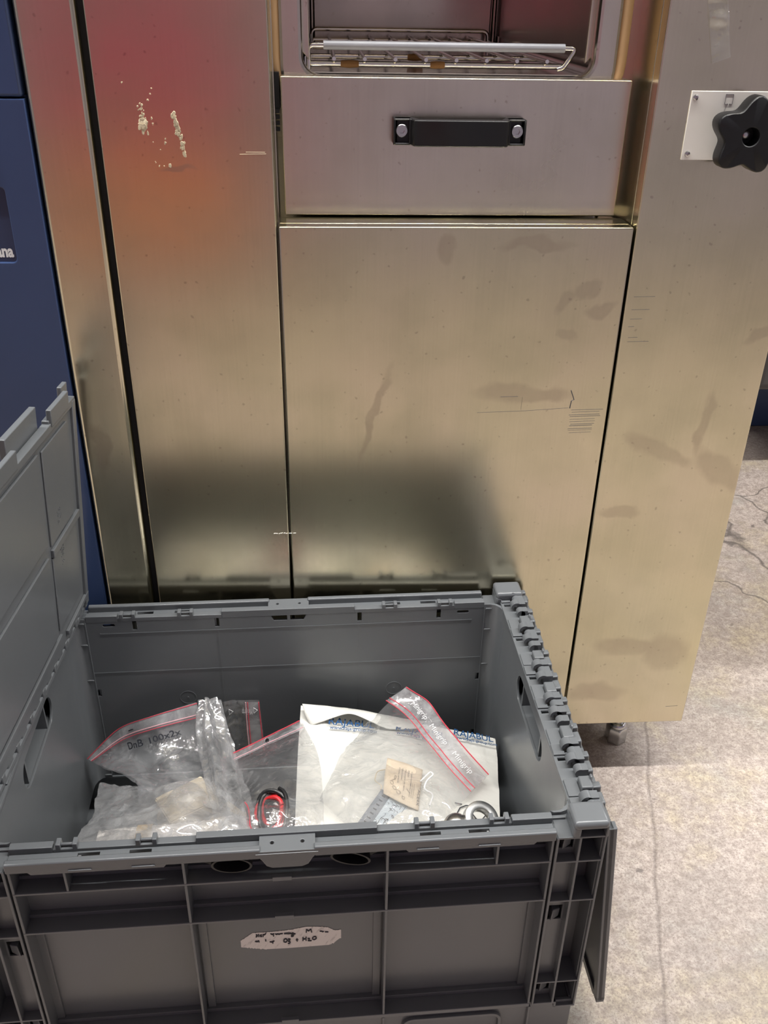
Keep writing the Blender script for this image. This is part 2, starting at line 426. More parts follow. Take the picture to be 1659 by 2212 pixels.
cpart('recess_lining', lambda q: bx(q, .2480, .2670, .088, .10, .80, 1.46), M['steel_plain'], bevel=0)
cpart('recess_lining', lambda q: bx(q, -.1259, -.1250, .06, .10, .80, 1.46), M['steel_plain'], bevel=0)
# drawer with its bridge handle
dr = cpart('drawer', lambda q: (bx(q, -.1180, .2560, .050, .062, .8215, .9622), bx(q, -.1180, .2560, .062, .078, .9592, .9622),
                               bx(q, -.112, .25, .078, .60, .825, .950)), M['steel_drawer'], bevel=.0022)
def hnd(q):
    prism(q, [(0, .0502), (0, .041), (.0035, .0345), (.0175, .0345), (.0205, .0200), (.0245, .0175), (.1170, .0175), (.1210, .0200), (.1240, .0345), (.1378, .0345), (.1415, .041), (.1415, .0502),
              (.1225, .0502), (.1140, .0300), (.0275, .0300), (.0190, .0502)], .8985, .9245, 2)
    for x0, x1 in ((.0, .0022), (.0165, .0195), (.122, .125), (.1393, .1415)): bx(q, x0, x1, .029, .046, .8985, .9245)
    for x0, x1 in ((.001, .0195), (.122, .1405)):
        bx(q, x0, x1, .0295, .046, .8985, .9008); bx(q, x0, x1, .0315, .046, .9223, .9245)
hd = cpart('handle', hnd, M['handle'], dr, .0014)
for sx in (.0090, .1325):
    def scr(q, sx=sx):
        tube(q, [(sx, .0346, .9125), (sx, .0318, .9125), (sx, .0312, .9125)], [.0065, .0065, .0058], 20)
    sc = cpart('screw', scr, M['zinc'], dr, 0)
    q = new_bm(); tube(q, [(sx, .0338, .9125), (sx, .0290, .9125)], .0031, 6); cut(sc, q)
# chamber behind the drawer
cpart('chamber_wall', lambda q: (bx(q, -.0975, -.0945, .10, .72, .9605, 1.42), bx(q, .2190, .2220, .10, .72, .9605, 1.42),
                                bx(q, -.0975, .2220, .715, .72, .9605, 1.42), bx(q, -.0975, .2220, .078, .72, .9575, .9605), bx(q, -.0975, .2220, .10, .72, 1.42, 1.425)), M['steel_tarnished'], bevel=.001)
for cx in (-.088, .2125):
    cpart('corner_bar', lambda q, cx=cx: (bx(q, cx - .004, cx + .004, .700, .712, .962, 1.40)), M['steel_tarnished'], bevel=.003)
fm = plate_mesh(rrect(-.1150, .2385, .930, 1.45, .040, 8), [rrect(-.0985, .2215, .958, 1.42, .022, 8)], .022, .004)
fm.transform(XZ); fm.transform(Matrix.Translation((0, .070, 0))); mobj('chamber_frame', fm, M['steel_plain'], cab)
for s, x in ((1, -.0940), (-1, .2185)):
    cpart('rack_guide', lambda q, x=x, s=s: prism(q, [(x, .985), (x + s * .006, .979), (x + s * .006, 1.41), (x, 1.41)], .092, .098, 1) if False else
          prism(q, [(x - s * .004, .986), (x + s * .0065, .975), (x + s * .0065, 1.41), (x - s * .004, 1.41)], .088, .094, 1), M['steel_plain'], bevel=.0008)
gp = [(x, .078, z) for x, z in rrect(-.1225, .2478, .932, 1.452, .045, 8)]
cpart('gasket', lambda q: tube(q, gp, .0068, 12, closed=True), M['gasket'], bevel=0)
cpart('slide_rail', lambda q: (bx(q, -.1245, -.1195, .060, .30, .9300, .9650), [bx(q, -.1243, -.1200, .056, .061, .9300 - k * .006 - .004, .9300 - k * .006) for k in range(4)]), M['handle'], bevel=0)
for fx in (-.33, .380):
    for fy in (.070, .66):
        def foot(q, fx=fx, fy=fy):
            tube(q, [(fx, fy, 0), (fx, fy, .026), (fx, fy, .030)], [.0172, .0172, .0150], 6)
            tube(q, [(fx, fy, .030), (fx, fy, .034), (fx, fy, .038)], [.0145, .0145, .0115], 24)
        ft = cpart('levelling_foot', foot, M['zinc'], cab, .0012)
        def rod(q, fx=fx, fy=fy):
            tube(q, [(fx, fy, .036 + k * .001) for k in range(64)], [.0088 if k % 3 else .0076 for k in range(64)], 16)
        cpart('threaded_rod', rod, M['zinc'], ft, 0)
# instruction plate, star knob, tape and glue marks on the panels
ip = cpart('instruction_plate', lambda q: bx(q, .3030, .3925, -.0016, .0004, .8904, .9570), M['white_sheet'], rp, .0004)
for (sx, sz) in ((.3073, .9508), (.3880, .9508), (.3085, .8965), (.3880, .8965)):
    def ps(q, sx=sx, sz=sz):
        tube(q, [(sx, -.0016, sz), (sx, -.0028, sz), (sx, -.0036, sz)], [.0030, .0028, .0016], 16)
    psc = cpart('plate_screw', ps, M['zinc'], rp, 0)
    q = new_bm(); bx(q, sx - .0016, sx + .0016, -.0050, -.0026, sz - .0004, sz + .0004); cut(psc, q)
    q = new_bm(); bx(q, sx - .0004, sx + .0004, -.0050, -.0026, sz - .0016, sz + .0016); cut(psc, q)
def icon(q):
    P = [(.3422, .9450), (.3390, .9450), (.3390, .9543), (.3470, .9543), (.3470, .9450), (.3442, .9450)]
    tube(q, [(x, -.0018, z) for x, z in P], .00022, 6)
    tube(q, [(.3420, -.0018, .9455), (.3423, -.0018, .9440)], .00022, 6); tube(q, [(.3443, -.0018, .9455), (.3440, -.0018, .9440)], .00022, 6)
    tube(q, [(.3409, -.0017, .9433), (.3400, -.0017, .9370)], .0001, 5)
cpart('printed_symbol', icon, M['ink'], rp, 0, kind='stuff')
KX, KZ = .3600, .9175
def knob(q):
    n = 100; prof = []
    for k in range(n):
        a = 2 * PI * k / n; d = .0330 + .0056 * math.cos(5 * (a - math.radians(84)))
        prof.append((d * math.cos(a), d * math.sin(a)))
    levels = [(-.012, .93), (-.0135, .985), (-.016, 1.0), (-.030, 1.0), (-.0325, .985), (-.0335, .95)]
    rings = [[q.verts.new((KX + x * s, y, KZ + z * s)) for x, z in prof] for y, s in levels]
    hole = [[q.verts.new((KX + r * math.cos(2 * PI * k / n), y, KZ + r * math.sin(2 * PI * k / n))) for k in range(n)] for y, r in ((-.0335, .0098), (-.0328, .0090), (-.016, .0088))]
    allr = rings + hole
    for A, B in zip(allr[:-1], allr[1:]):
        for k in range(n): q.faces.new((A[k], A[(k + 1) % n], B[(k + 1) % n], B[k]))
    q.faces.new(allr[-1]); q.faces.new(rings[0][::-1])
kn = cpart('star_knob', knob, M['knob'], rp, 0)
cpart('knob_stem', lambda q: tube(q, [(KX, 0, KZ), (KX, -.014, KZ)], .011, 24), M['knob'], kn, 0)
cpart('spindle_tip', lambda q: tube(q, [(KX, -.0155, KZ), (KX, -.021, KZ), (KX, -.022, KZ)], [.0045, .0045, .003], 16), M['zinc'], kn, 0)
def tape(q):
    n = 24; rows = []
    for i in range(n + 1):
        t = i / n; z = 1.075 - .093 * t
        xl, xr = .2935 + .0250 * t, .3155 + .0215 * t
        dz = .0065 * t ** 6
        wv = .0012 + (.0045 * math.sin(t * 14) ** 2 if t < .72 else .0002) * (1 if t < .66 else .4)
        rows.append([q.verts.new((xl + (xr - xl) * k / 6, -.0006 - wv * math.sin(PI * (.15 + .7 * k / 6)), z + dz * k / 6)) for k in range(7)])
    for A, B in zip(rows[:-1], rows[1:]):
        for k in range(6): q.faces.new((A[k], A[k + 1], B[k + 1], B[k]))
tp = cpart('tape_strip', tape, M['tape'], rp, 0); tp['label'] = 'curled strip of clear tape on the control panel'
def glue(q):
    def blob(cx, cz, rx, rz, a, seed):
        n = 26; cs = []
        for k in range(n):
            t = 2 * PI * k / n; w = 1 + .35 * noise.noise((math.cos(t) * 3 + seed, math.sin(t) * 3, seed))
            x, z = rx * math.cos(t) * w, rz * math.sin(t) * w
            cs.append((cx + x * math.cos(a) + z * math.sin(a), cz - x * math.sin(a) + z * math.cos(a)))
        A = [q.verts.new((x, .0002, z)) for x, z in cs]; dp = -.0004 - .0008 * ((seed * 7.31) % 1.0); B = [q.verts.new((cx + (x - cx) * .75, dp, cz + (z - cz) * .75)) for x, z in cs]
        q.faces.new(B)
        for k in range(n): q.faces.new((A[k], A[(k + 1) % n], B[(k + 1) % n], B[k]))
    rg = random.Random(3)
    def smear(cx, cz, n, sx, sz, r0, r1):
        for k in range(n): blob(cx + rg.gauss(0, sx), cz + rg.gauss(0, sz), rg.uniform(r0, r1), rg.uniform(r0, r1) * 1.3, rg.uniform(-.5, .5), rg.uniform(0, 90))
    blob(-.2545, .9205, .0044, .0075, 0, 1.3); smear(-.2545, .9215, 26, .0020, .0040, .0008, .0022); smear(-.2552, .9325, 14, .0015, .0035, .0004, .0013)
    for k in range(44):
        t = rg.random(); w = .5 + 1.1 * math.sin(PI * min(1, t * 1.1)) ; blob(-.2235 + .0085 * t + rg.gauss(0, .0011 * w), .9315 - .0420 * t, rg.uniform(.0007, .0022), rg.uniform(.0012, .0032), rg.uniform(-.2, .5), k * 3.1)
    for x, z, r in ((-.271, .9575, .0010), (-.2425, .9535, .0008), (-.2445, .948, .0008), (-.2475, .943, .0009), (-.2560, .9395, .0009), (-.2455, .926, .0011), (-.2450, .9205, .0010), (-.2345, .903, .0016), (-.2340, .9065, .0012), (-.2465, .9035, .0006),
                    (-.240, .8965, .0007), (-.2460, .884, .0008), (-.2425, .8805, .0009), (-.2325, .8815, .0020), (-.2375, .8805, .0006)):
        smear(x, z, 3, r * .5, r * .6, r * .3, r * .8)
gl = cpart('glue_residue', glue, M['residue'], pl, 0, kind='stuff'); gl['label'] = 'dried cream glue residue left by a sticker'
cpart('scratch', lambda q: (tube(q, [(-.160, -.0001, .8925), (-.133, -.0001, .8930)], .00025, 5), tube(q, [(-.1535, -.0001, .8946), (-.134, -.0001, .8946)], .00025, 5)), M['residue'], pl, 0, kind='stuff')
def chips(q):
    for k in range(14):
        x = -.1445 + .026 * k / 13 + random.uniform(-.001, .001); tube(q, [(x, -.0002, .4385 + random.uniform(-.0006, .0008)), (x + .0016, -.0002, .4387 + random.uniform(-.0006, .0008))], .00035, 5)
cpart('scratch', chips, M['white_ink'], pl, 0, kind='stuff')
def dscr(q):
    for k in range(11):
        z = .6065 - k * .0031 - random.uniform(0, .0012); x1 = .2600 - k * .0012
        tube(q, [(.2170 + random.uniform(0, .004), -.0001, z - .001), (x1 - random.uniform(0, .006), -.0001, z)], random.uniform(.00012, .0003), 5)
    tube(q, [(.105, -.0001, .6025), (.160, -.0001, .604), (.2160, -.0001, .6075)], .00018, 5)
    tube(q, [(.132, -.0001, .6225), (.153, -.0001, .6228)], .00022, 5); tube(q, [(.158, -.0001, .606), (.1585, -.0001, .622)], .00012, 5)
    tube(q, [(.2165, -.0002, .6300), (.2215, -.0002, .6180), (.2185, -.0002, .6165), (.2175, -.0002, .6070)], .0005, 5)
cpart('scratch', dscr, M['ink'], door, 0, kind='stuff')
def rscr(q):
    for k, (x0, x1, z) in enumerate(((.2755, .300, .7435), (.2750, .2960, .7285), (.275, .289, .7175), (.274, .281, .7085), (.276, .287, .6955), (.276, .301, .6905), (.418, .436, .1290))):
        tube(q, [(x0, -.0001, z - .0004), (x1, -.0001, z)], .0002, 5)
cpart('scratch', rscr, M['ink'], rp, 0, kind='stuff')

# ------------------------------------------------------------------ wire shelf and tray in the chamber
rk = wthing('wire_shelf', 'chrome wire shelf with a grey sleeved front bar inside the oven chamber', 'shelf', (.06, .40, .9640))
FY, BY = .098, .690
cpart('front_bar', lambda q: tube(q, rnd_path([(-.0885, FY, .9660), (-.0885, FY, .9893), (.2035, FY, .9893), (.1905, FY, .9700), (.184, FY, .9685)], .006), .0026, 10), M['chrome'], rk, 0)
cpart('bar_sleeve', lambda q: tube(q, [(-.0722, FY, .9893), (.1905, FY, .9893)], .0044, 16), M['sleeve'], rk, 0)
cpart('back_bar', lambda q: tube(q, rnd_path([(-.089, BY, .9660), (-.089, BY, .9865), (.2020, BY, .9865), (.2020, BY, .966)], .010), .0032, 10), M['chrome'], rk, 0)
for yy in (FY + .004, .235, .45, BY - .004):
    cpart('cross_rail', lambda q, yy=yy: tube(q, [(-.088, yy, .9712), (.190, yy, .9712)], .0030, 10), M['chrome'], rk, 0)
for sx in (-.0885, .2030):
    cpart('side_rail', lambda q, sx=sx: tube(q, [(sx, FY, .9712), (sx, BY, .9712)] if sx < 0 else [(.1905, FY, .9712), (.2020, BY, .9712)], .0026, 10), M['chrome'], rk, 0)
for k in range(8):
    x = -.0610 + k * .0332
    cpart('shelf_wire', lambda q, x=x: tube(q, [(x, FY - .005, .9765), (x, BY + .004, .9765)], .0021, 10), M['chrome'], rk, 0)
for x0, x1, yy in ((-.054, -.034, FY + .004), (.0435, .0600, FY + .004), (.030, .050, .235)):
    def ru(q, x0=x0, x1=x1, yy=yy):
        tube(q, [(x0 + (x1 - x0) * k / 12, yy, .9712) for k in range(13)], [.0029 + .0011 * math.sin(PI * k / 12) ** .5 + random.uniform(-.0002, .0002) for k in range(13)], 12)
    r_ = cpart('rust_patch', ru, M['rust'], rk, 0); r_['label'] = 'brown rusted patch on the rail'
def tray(q):
    n = 6; prof = [(-.0925, .978)] + [(-.0925 + .008 * (1 - math.cos(a)), .9705 - .008 * math.sin(a)) for a in [PI / 2 * k / n for k in range(n + 1)]]
    prof += [(.126 - x, z) for x, z in prof[::-1]]
    low = [(x + (.0012 if x < .06 else -.0012), z + .0012) for x, z in prof]
    pts = prof + low[::-1]
    prism(q, pts, .094, .70, 1)
cpart('drip_tray', tray, M['chrome'], cab, 0)

# ------------------------------------------------------------------ blue machine on the left
bl = wthing('blue_machine', 'dark blue painted machine housing standing beside the steel cabinet', 'machine', (-.80, .40, 0))
cpart('housing', lambda q: bx(q, -1.25, -.3690, .020, .80, 0, 1.75), M['blue'], bl, .004)
cpart('top_cover', lambda q: bx(q, -1.25, -.3690, 0, .021, .9440, 1.75), M['blue'], bl, .003)
dm = plate_mesh(rect(-1.25, -.3690, .05, .9412), [rrect(-.660, -.4016, .7805, .860, .0062, 5)], .019, .0012)
dm.transform(XZ); dd = mobj('lower_door', dm, M['blue'], bl)
cpart('nameplate', lambda q: bx(q, -.665, -.397, .0035, .0100, .775, .865), M['blue_dark'], dd, 0)
def wnd(q): prism(q, [(-.70, .800), (-.4090, .800), (-.4085, .8900), (-.70, .890)], -.0012, .002, 1)
cpart('dark_window', lambda q: prism(q, [(-.66, .8675), (-.4080, .8675), (-.4115, .9020), (-.66, .9020)], -.0012, .002, 1), M['blue_dark'], dd, .0005)
tm = text_mesh('ana', .0176, .0007); xs = [v.co.x for v in tm.vertices]
tm.transform(Matrix.Translation((-max(xs), 0, 0))); tm.transform(Matrix.Diagonal((.74, 1, 1, 1)))
tm.transform(XZ); tm.transform(Matrix.Translation((-.4060, .0033, .7872))); mobj('lettering', tm, M['white_ink'], dd, smooth=False)

# ------------------------------------------------------------------ things further back on the right
fr = wthing('grey_machine', 'dark grey machine on a blue plinth far behind the steel cabinet', 'machine', (1.75, 1.85, 0))
cpart('plinth', lambda q: bx(q, .98, 2.5, 1.27, 2.4, 0, .20), M['blue'], fr, .004)
cpart('body', lambda q: bx(q, .93, 2.5, .95, 2.35, .235, 1.3), M['dark_machine'], fr, .02, seg=4)
cpart('body_base', lambda q: bx(q, 1.02, 2.46, 1.30, 2.32, .195, .240), M['dark_machine'], fr, .004)

# things behind the photographer that the steel mirrors
rc = wthing('red_cabinet', 'tall red tool cabinet facing the steel cabinet across the aisle', 'cabinet', (-.75, -3.05, 0))
cpart('body', lambda q: bx(q, -1.25, -.34, -3.24, -2.86, .50, 1.30), M['red'], rc, .01)
cpart('drawer', lambda q: bx(q, -1.22, -.37, -2.86, -2.84, .80, 1.26), M['red'], rc, .004)
cpart('lower_door', lambda q: bx(q, -1.25, -.34, -3.24, -2.85, .08, .495), M['orange'], rc, .006)
cpart('handle', lambda q: bx(q, -.9, -.7, -2.825, -2.805, 1.1, 1.12), M['handle'], rc, .003)
for fx in (-1.16, -.43): cpart('foot', lambda q, fx=fx: bx(q, fx - .04, fx + .04, -3.22, -2.90, 0, .082), M['handle'], rc, 0)

# ------------------------------------------------------------------ folding crate
CX = .299
TH = .02637
crate = thing('folding_crate', 'open grey plastic folding crate with hinged lids, full of plastic bags', 'crate', (-0.4212, -0.4283, -0.0135), TH)
crate.scale = (1.013, 1.013, 1.013)
def P_(name, f, parent, mat=None, bevel=.0008, **k):
    bm = new_bm(); f(bm); return obj(name, bm, mat or M['crate'], parent, bevel, **k)
def oval(cx, cz, w, h, n=5): return rrect(cx - w / 2, cx + w / 2, cz - h / 2, cz + h / 2, min(w, h) / 2 - 1e-5, n)

def side_wall(flip):
    """long wall: ribbed outside at y=0, smooth inside at y=.026"""
    w = bpy.data.objects.new('side_wall', None)
    holes = []
    for s in (-1, 1):
        for dx in (.193, .0905): holes.append(rect(CX + s * dx - .003, CX + s * dx + .003, .3355, .3495))
        holes.append(oval(CX + s * .2245, .3440, .0160, .0044))
        holes.append(rect(CX + s * .2555 - .008, CX + s * .2555 + .008, .2300, .2415)); holes.append(rect(CX + s * .2555 - .008, CX + s * .2555 + .008, .1300, .1400))
        a, c = CX + s * .0016, CX + s * .0230
        holes.append([(a, .3415), (c - s * .004, .3415), (c, .3500), (a, .3500)] if s > 0 else [(c + .004, .3415), (a, .3415), (a, .3500), (c, .3500)])
    pm = plate_mesh(rect(.0335, .5645, .088, .3530), holes, .0035, .0003)
    bm = new_bm(); add_mesh(bm, pm, Matrix.Translation((0, .0225, 0)) @ XZ)
    o = obj('side_wall', bm, M['crate'], crate)
    if flip: o.rotation_euler = (0, 0, PI); o.location = (2 * CX, .4, 0)
    # rim: outer rail, channel, inner rail
    R_ = .0014
    for x0, x1 in ((.0470, .2745), (.3235, .5510)):
        P_('rim_rail', lambda q: bx(q, x0, x1, 0, .0068, .3470, .3590), o, bevel=R_)
    rb_ = plate_mesh(rect(.2735, .3245, .0005, .0225), [[(sx + .0023 * math.cos(2 * PI * k / 16), .0105 + .0023 * math.sin(2 * PI * k / 16)) for k in range(16)] for sx in (.2850, .3130)], .0040, .0004)
    rb_.transform(Matrix.Translation((0, 0, .3526))); mobj('rim_bridge', rb_, M['crate'], o)
    def chan(x0, x1, sl):
        m_ = plate_mesh(rect(x0, x1, .0060, .0230), [rect(sx - .010, sx + .010, .0092, .0165) for sx in sl], .0030)
        m_.transform(Matrix.Translation((0, 0, .3480))); mobj('rim_channel', m_, M['crate'], o, smooth=False)
    chan(.0470, .2740, (.1185, .1650)); chan(.3240, .5510, (.4330, .4795))
    for x0, x1, zt in ((.0470, .0860, .3580), (.0860, .2150, .3545), (.2150, .3830, .3590), (.3830, .5120, .3545), (.5120, .5510, .3580)):
        P_('inner_rail', lambda q: bx(q, x0, x1, .0185, .0262, .3490, zt), o, bevel=.0006)
    for sx in (.0985, .1700, .4280, .4995):
        def clip(q):
            tube(q, [(sx - .0075, .0225, .3570), (sx + .0075, .0225, .3570)], .0016, 8)
            for e in (-1, 1): bx(q, sx + e * .0075 - .0022, sx + e * .0075 + .0022, .0185, .0272, .3535, .3605)
        P_('lid_clip', clip, o, bevel=.0007)
    # skirt under the rim, grip tab in the middle
    for x0, x1 in ((.0660, .1900), (.4080, .5330)):
        P_('skirt', lambda q: prism(q, [(x0, .3480), (x0 + .003, .3440), (x1 - .003, .3440), (x1, .3480)], .0004, .0032, 1), o, bevel=.0005)
    for sx in (.1130, .1690, .4290, .4870):
        P_('skirt_stud', lambda q: bx(q, sx - .0105, sx + .0105, -.0012, .001, .3470, .3492), o, bevel=.0006)
    tabm = plate_mesh([(.2715, .3535), (.2765, .3460), (.2800, .3390), (.2850, .3362), (.3120, .3362), (.3175, .3390), (.3210, .3460), (.3260, .3535)], [], .0035, .0008)
    tabm.transform(XZ); tabm.transform(Matrix.Translation((0, -.0008, 0))); mobj('grip_tab', tabm, M['crate'], o)
    # ribs
    RB = .0006
    X0, X1 = .0485, .5495
    for x in (X0 + .0012, .2040, .3915, X1 - .0012):
        P_('rib', lambda q: bx(q, x - .0013, x + .0013, .0005, .0235, .089, .3500), o, bevel=RB)
    for x in (.0980, .4960):
        P_('rib', lambda q: bx(q, x - .0012, x + .0012, .0005, .0235, .3180, .3500), o, bevel=RB)
    for z in (.3185, .2630):
        P_('rib', lambda q: bx(q, X0, X1, .0002, .0235, z - .0013, z + .0013), o, bevel=RB)
    P_('rib', lambda q: bx(q, X0, X1, .0002, .0260, .0885, .0945), o, bevel=RB)
    for z in (.3185, .2630, .0945):
        P_('rib_root', lambda q: bx(q, X0 + .002, X1 - .002, .0170, .0240, z, z + .0055), o, bevel=.0003)
        if z < .32: P_('rib_lug', lambda q: bx(q, .2840, .3020, -.0003, .004, z - .002, z + .0034), o, bevel=.0004)
    for x in (X0 + .0060, .2108, .3848, X1 - .0060):
        P_('panel_edge', lambda q: bx(q, x - .004, x + .004, .0195, .0240, .0970, .2600), o, bevel=.0003)
    # dark latch bars and grip loops in the top cells
    for x0, x1 in ((.0520, .2010), (.3950, .5460)):
        def bar(q):
            tube(q, [(x0, .0135, .3430), (x1, .0135, .3430)], .0038, 10)
            for xx in (x0 + .006, (x0 + x1) / 2 - .02, x1 - .006): tube(q, [(xx - .008, .0135, .3430), (xx - .003, .0125, .3420), (xx + .003, .0125, .3420), (xx + .008, .0135, .3430)], [.0038, .0062, .0062, .0038], 10)
        P_('latch_bar', bar, o, M['crate_black'], 0)
    for sx, sg in ((.2475, 1), (.3570, -1)):
        def loop(q):
            n = 28; R4 = []
            for (yy, k) in ((.0020, 1.0), (.0020, .88), (.0190, .86), (.0200, 1.0)):
                R4.append([q.verts.new((sx + .0185 * k * math.cos(2 * PI * i / n) + .0035 * math.sin(2 * PI * i / n) * sg, yy, .3385 + .0090 * k * math.sin(2 * PI * i / n) - .003 * math.cos(2 * PI * i / n))) for i in range(n)])
            R4.append(R4[0])
            for A, B in zip(R4[:-1], R4[1:]):
                for i in range(n): q.faces.new((A[i], A[(i + 1) % n], B[(i + 1) % n], B[i]))
        lp = P_('grip_loop', loop, o, M['crate_black'], 0)
        P_('loop_strap', lambda q: prism(q, [(sx - .034 * sg, .3440), (sx - .034 * sg, .3400), (sx - .016 * sg, .3300), (sx - .016 * sg, .3440)], .010, .013, 1), o, M['crate_black'], .0003)
    # faint moulding lines and ejector rings inside
    for z, xa, xb in ((.3310, .0620, .5360), (.2690, .0400, .5580)):
        P_('mould_line', lambda q: bx(q, xa, xb, .0258, .02645, z - .0006, z + .0006), o, bevel=0)
    for x in (.2090, .3890):
        P_('mould_line', lambda q: bx(q, x - .0008, x + .0008, .0258, .02630, .15, .331), o, bevel=0)
    for x in (.1620, .4360):
        P_('ejector_ring', lambda q: tube(q, [(x + .0105 * math.cos(2 * PI * k / 24), .0260, .2220 + .0105 * math.sin(2 * PI * k / 24)) for k in range(24)], .0003, 5, closed=True), o, bevel=0)
        P_('ejector_pin', lambda q: tube(q, [(x, .0258, .222), (x, .0265, .222)], .0012, 10), o, bevel=0)
    return o
front = side_wall(False); back = side_wall(True)

HOOK = [.379, .356, .308, .285, .236, .215, .179, .156, .108, .086, .035]
BARREL = [.368, .343, .296, .274, .226, .169, .144, .097, .073, .026]
FLAT = [(.332, .315), (.263, .248), (.206, .189), (.135, .117), (.063, .047)]

def end_wall(side):
    """short wall with corner posts and lid hinge; side +1 right, -1 left"""
    def mx(x): return x if side > 0 else 2 * CX - x
    def B(q, x0, x1, y0, y1, z0, z1): bx(q, min(mx(x0), mx(x1)), max(mx(x0), mx(x1)), y0, y1, z0, z1)
    hole = rrect(.138, .262, .300, .338, .0185, 8)
    pm = plate_mesh(rect(.050, .350, .088, .3560), [hole], .003, .0004)
    bm = new_bm(); T = Matrix.Translation((mx(.5725) - (0 if side > 0 else .003), 0, 0)) @ YZ
    add_mesh(bm, pm, T)
    o = obj('end_wall', bm, M['crate'], crate)
    for e in (0, 1):
        def fil(q):
            pth = [(.5512, .0290), (.5580, .0290), (.5640, .0310), (.5690, .0360), (.5718, .0430), (.5725, .0505)]
            pth = [(mx(a), c if e == 0 else .4 - c) for a, c in pth]
            out = [(mx(mx(a) + .003) if False else a + (.003 if side > 0 else -.003), c - (.002 if e == 0 else -.002)) for a, c in pth]
            prism(q, pth + out[::-1], .088, .3560, 2)
        P_('corner_fillet', fil, o, bevel=0)
    P_('outer_skin', lambda q: B(q, .5970, .6000, .004, .396, .090, .3480), o, bevel=.0005)
    ts_ = plate_mesh(rect(min(mx(.5720), mx(.5995)), max(mx(.5720), mx(.5995)), .020, .380),
                     [rect(min(mx(.5745), mx(.5850)), max(mx(.5745), mx(.5850)), y - .0165, y - .0110) for y in HOOK[::2] if y - .0165 > .022], .0055, .0005)
    ts_.transform(Matrix.Translation((0, 0, .3520))); mobj('top_shelf', ts_, M['crate'], o)
    for yy in (.158, .200, .242):
        if yy == .200: continue
        P_('grip_web', lambda q: B(q, .5755, .5975, yy - .0015, yy + .0015, .296, .342), o, bevel=0)
    P_('grip_floor', lambda q: B(q, .5755, .5975, .136, .264, .2965, .2995), o, bevel=0)
    P_('grip_back', lambda q: B(q, .5930, .5975, .136, .264, .2965, .3420), o, M['crate'], 0)
    # posts, mirrored front and back
    for e in (0, 1):
        def Y(q, x0, x1, y0, y1, z0, z1):
            if e: y0, y1 = .4 - y1, .4 - y0
            B(q, x0, x1, y0, y1, z0, z1)
        P_('post_edge', lambda q: Y(q, .5515, .5540, 0, .029, .0925, .3500), o, bevel=.0006)
        P_('post_rib', lambda q: Y(q, .5735, .5760, .0002, .030, .0925, .3500), o, bevel=.0006)
        P_('post_edge', lambda q: Y(q, .5978, .6000, 0, .030, .0870, .3560), o, bevel=.0006)
        P_('post_back', lambda q: Y(q, .5755, .5985, .0285, .0315, .088, .352), o, bevel=0)
        for z, zt in ((.3165, 0), (.2594, 0), (.1287, 0), (.3495, 1)):
            P_('post_shelf', lambda q: Y(q, .5525, .5995, .0004, .030, z - .0012, z + .0012), o, bevel=.0005)
        P_('post_foot', lambda q: Y(q, .5515, .5790, .0002, .030, .0905, .0935), o, bevel=.0006)
        P_('post_foot', lambda q: (Y(q, .5765, .5790, .0002, .030, .0840, .0935)), o, bevel=.0004)
        P_('post_foot', lambda q: (Y(q, .5765, .6000, .0002, .030, .0838, .0864)), o, bevel=.0006)
        hs = [rect(.5565, .5722, a, c) for a, c in ((.3250, .3460), (.2190, .2410), (.1020, .1220))]
        pk = plate_mesh(rect(.5535, .5740, .092, .350), hs, .002, .0002)
        q = new_bm(); add_mesh(q, pk, Matrix.Translation((0, .0105, 0)) @ XZ)
        for v in q.verts: v.co.x = mx(v.co.x); v.co.y = v.co.y if e == 0 else .4 - v.co.y
        obj('post_skin', q, M['crate'], o)
        for a in (.3355, .2300, .1120):
            def hk(q):
                pts = [(.5600, a - .0085), (.5690, a - .0050), (.5695, a + .0065), (.5610, a + .0080)]
                A = [(mx(x), (.0065 if k in (0, 3) else .0100), z) for k, (x, z) in enumerate(pts)]
                Bk = [(mx(x), .022, z) for x, z in pts]
                f = lambda p: q.verts.new((p[0], p[1] if e == 0 else .4 - p[1], p[2]))
                A = [f(p) for p in A]; Bk = [f(p) for p in Bk]
                q.faces.new(A); q.faces.new(Bk[::-1])
                for k in range(4): q.faces.new((A[k], Bk[k], Bk[(k + 1) % 4], A[(k + 1) % 4]))
            P_('latch_hook', hk, o, bevel=.0008)
        # corner cap
        def cap(q):
            Y(q, .5660, .6005, -.0018, .0270, .3605, .3705)
        P_('corner_cap', cap, o, bevel=.0038, seg=3)
        P_('cap_wall', lambda q: Y(q, .5660, .5745, -.0008, .0270, .3500, .3640), o, bevel=.0025)
        P_('cap_wall', lambda q: Y(q, .5980, .6003, -.0008, .0270, .3500, .3640), o, bevel=.0008)
        P_('cap_wall', lambda q: Y(q, .5735, .5985, .0120, .0260, .3500, .3640), o, bevel=.0)
    # hinge comb along the top
    def share(name, me, locs):
        for k, p in enumerate(locs):
            h = bpy.data.objects.new(name, me); COL.objects.link(h); h.parent = o; h.location = p
    def prep(f, bev):
        q = new_bm(); f(q)
        if bev: bmesh.ops.bevel(q, geom=[e for e in q.edges if e.calc_face_angle(0) > .6], offset=bev, segments=2, affect='EDGES')
        bmesh.ops.recalc_face_normals(q, faces=q.faces)
        me = bpy.data.meshes.new('hinge'); q.to_mesh(me); q.free(); me.materials.append(M['crate']); set_smooth(me, 50); return me
    s_ = 1 if side > 0 else -1
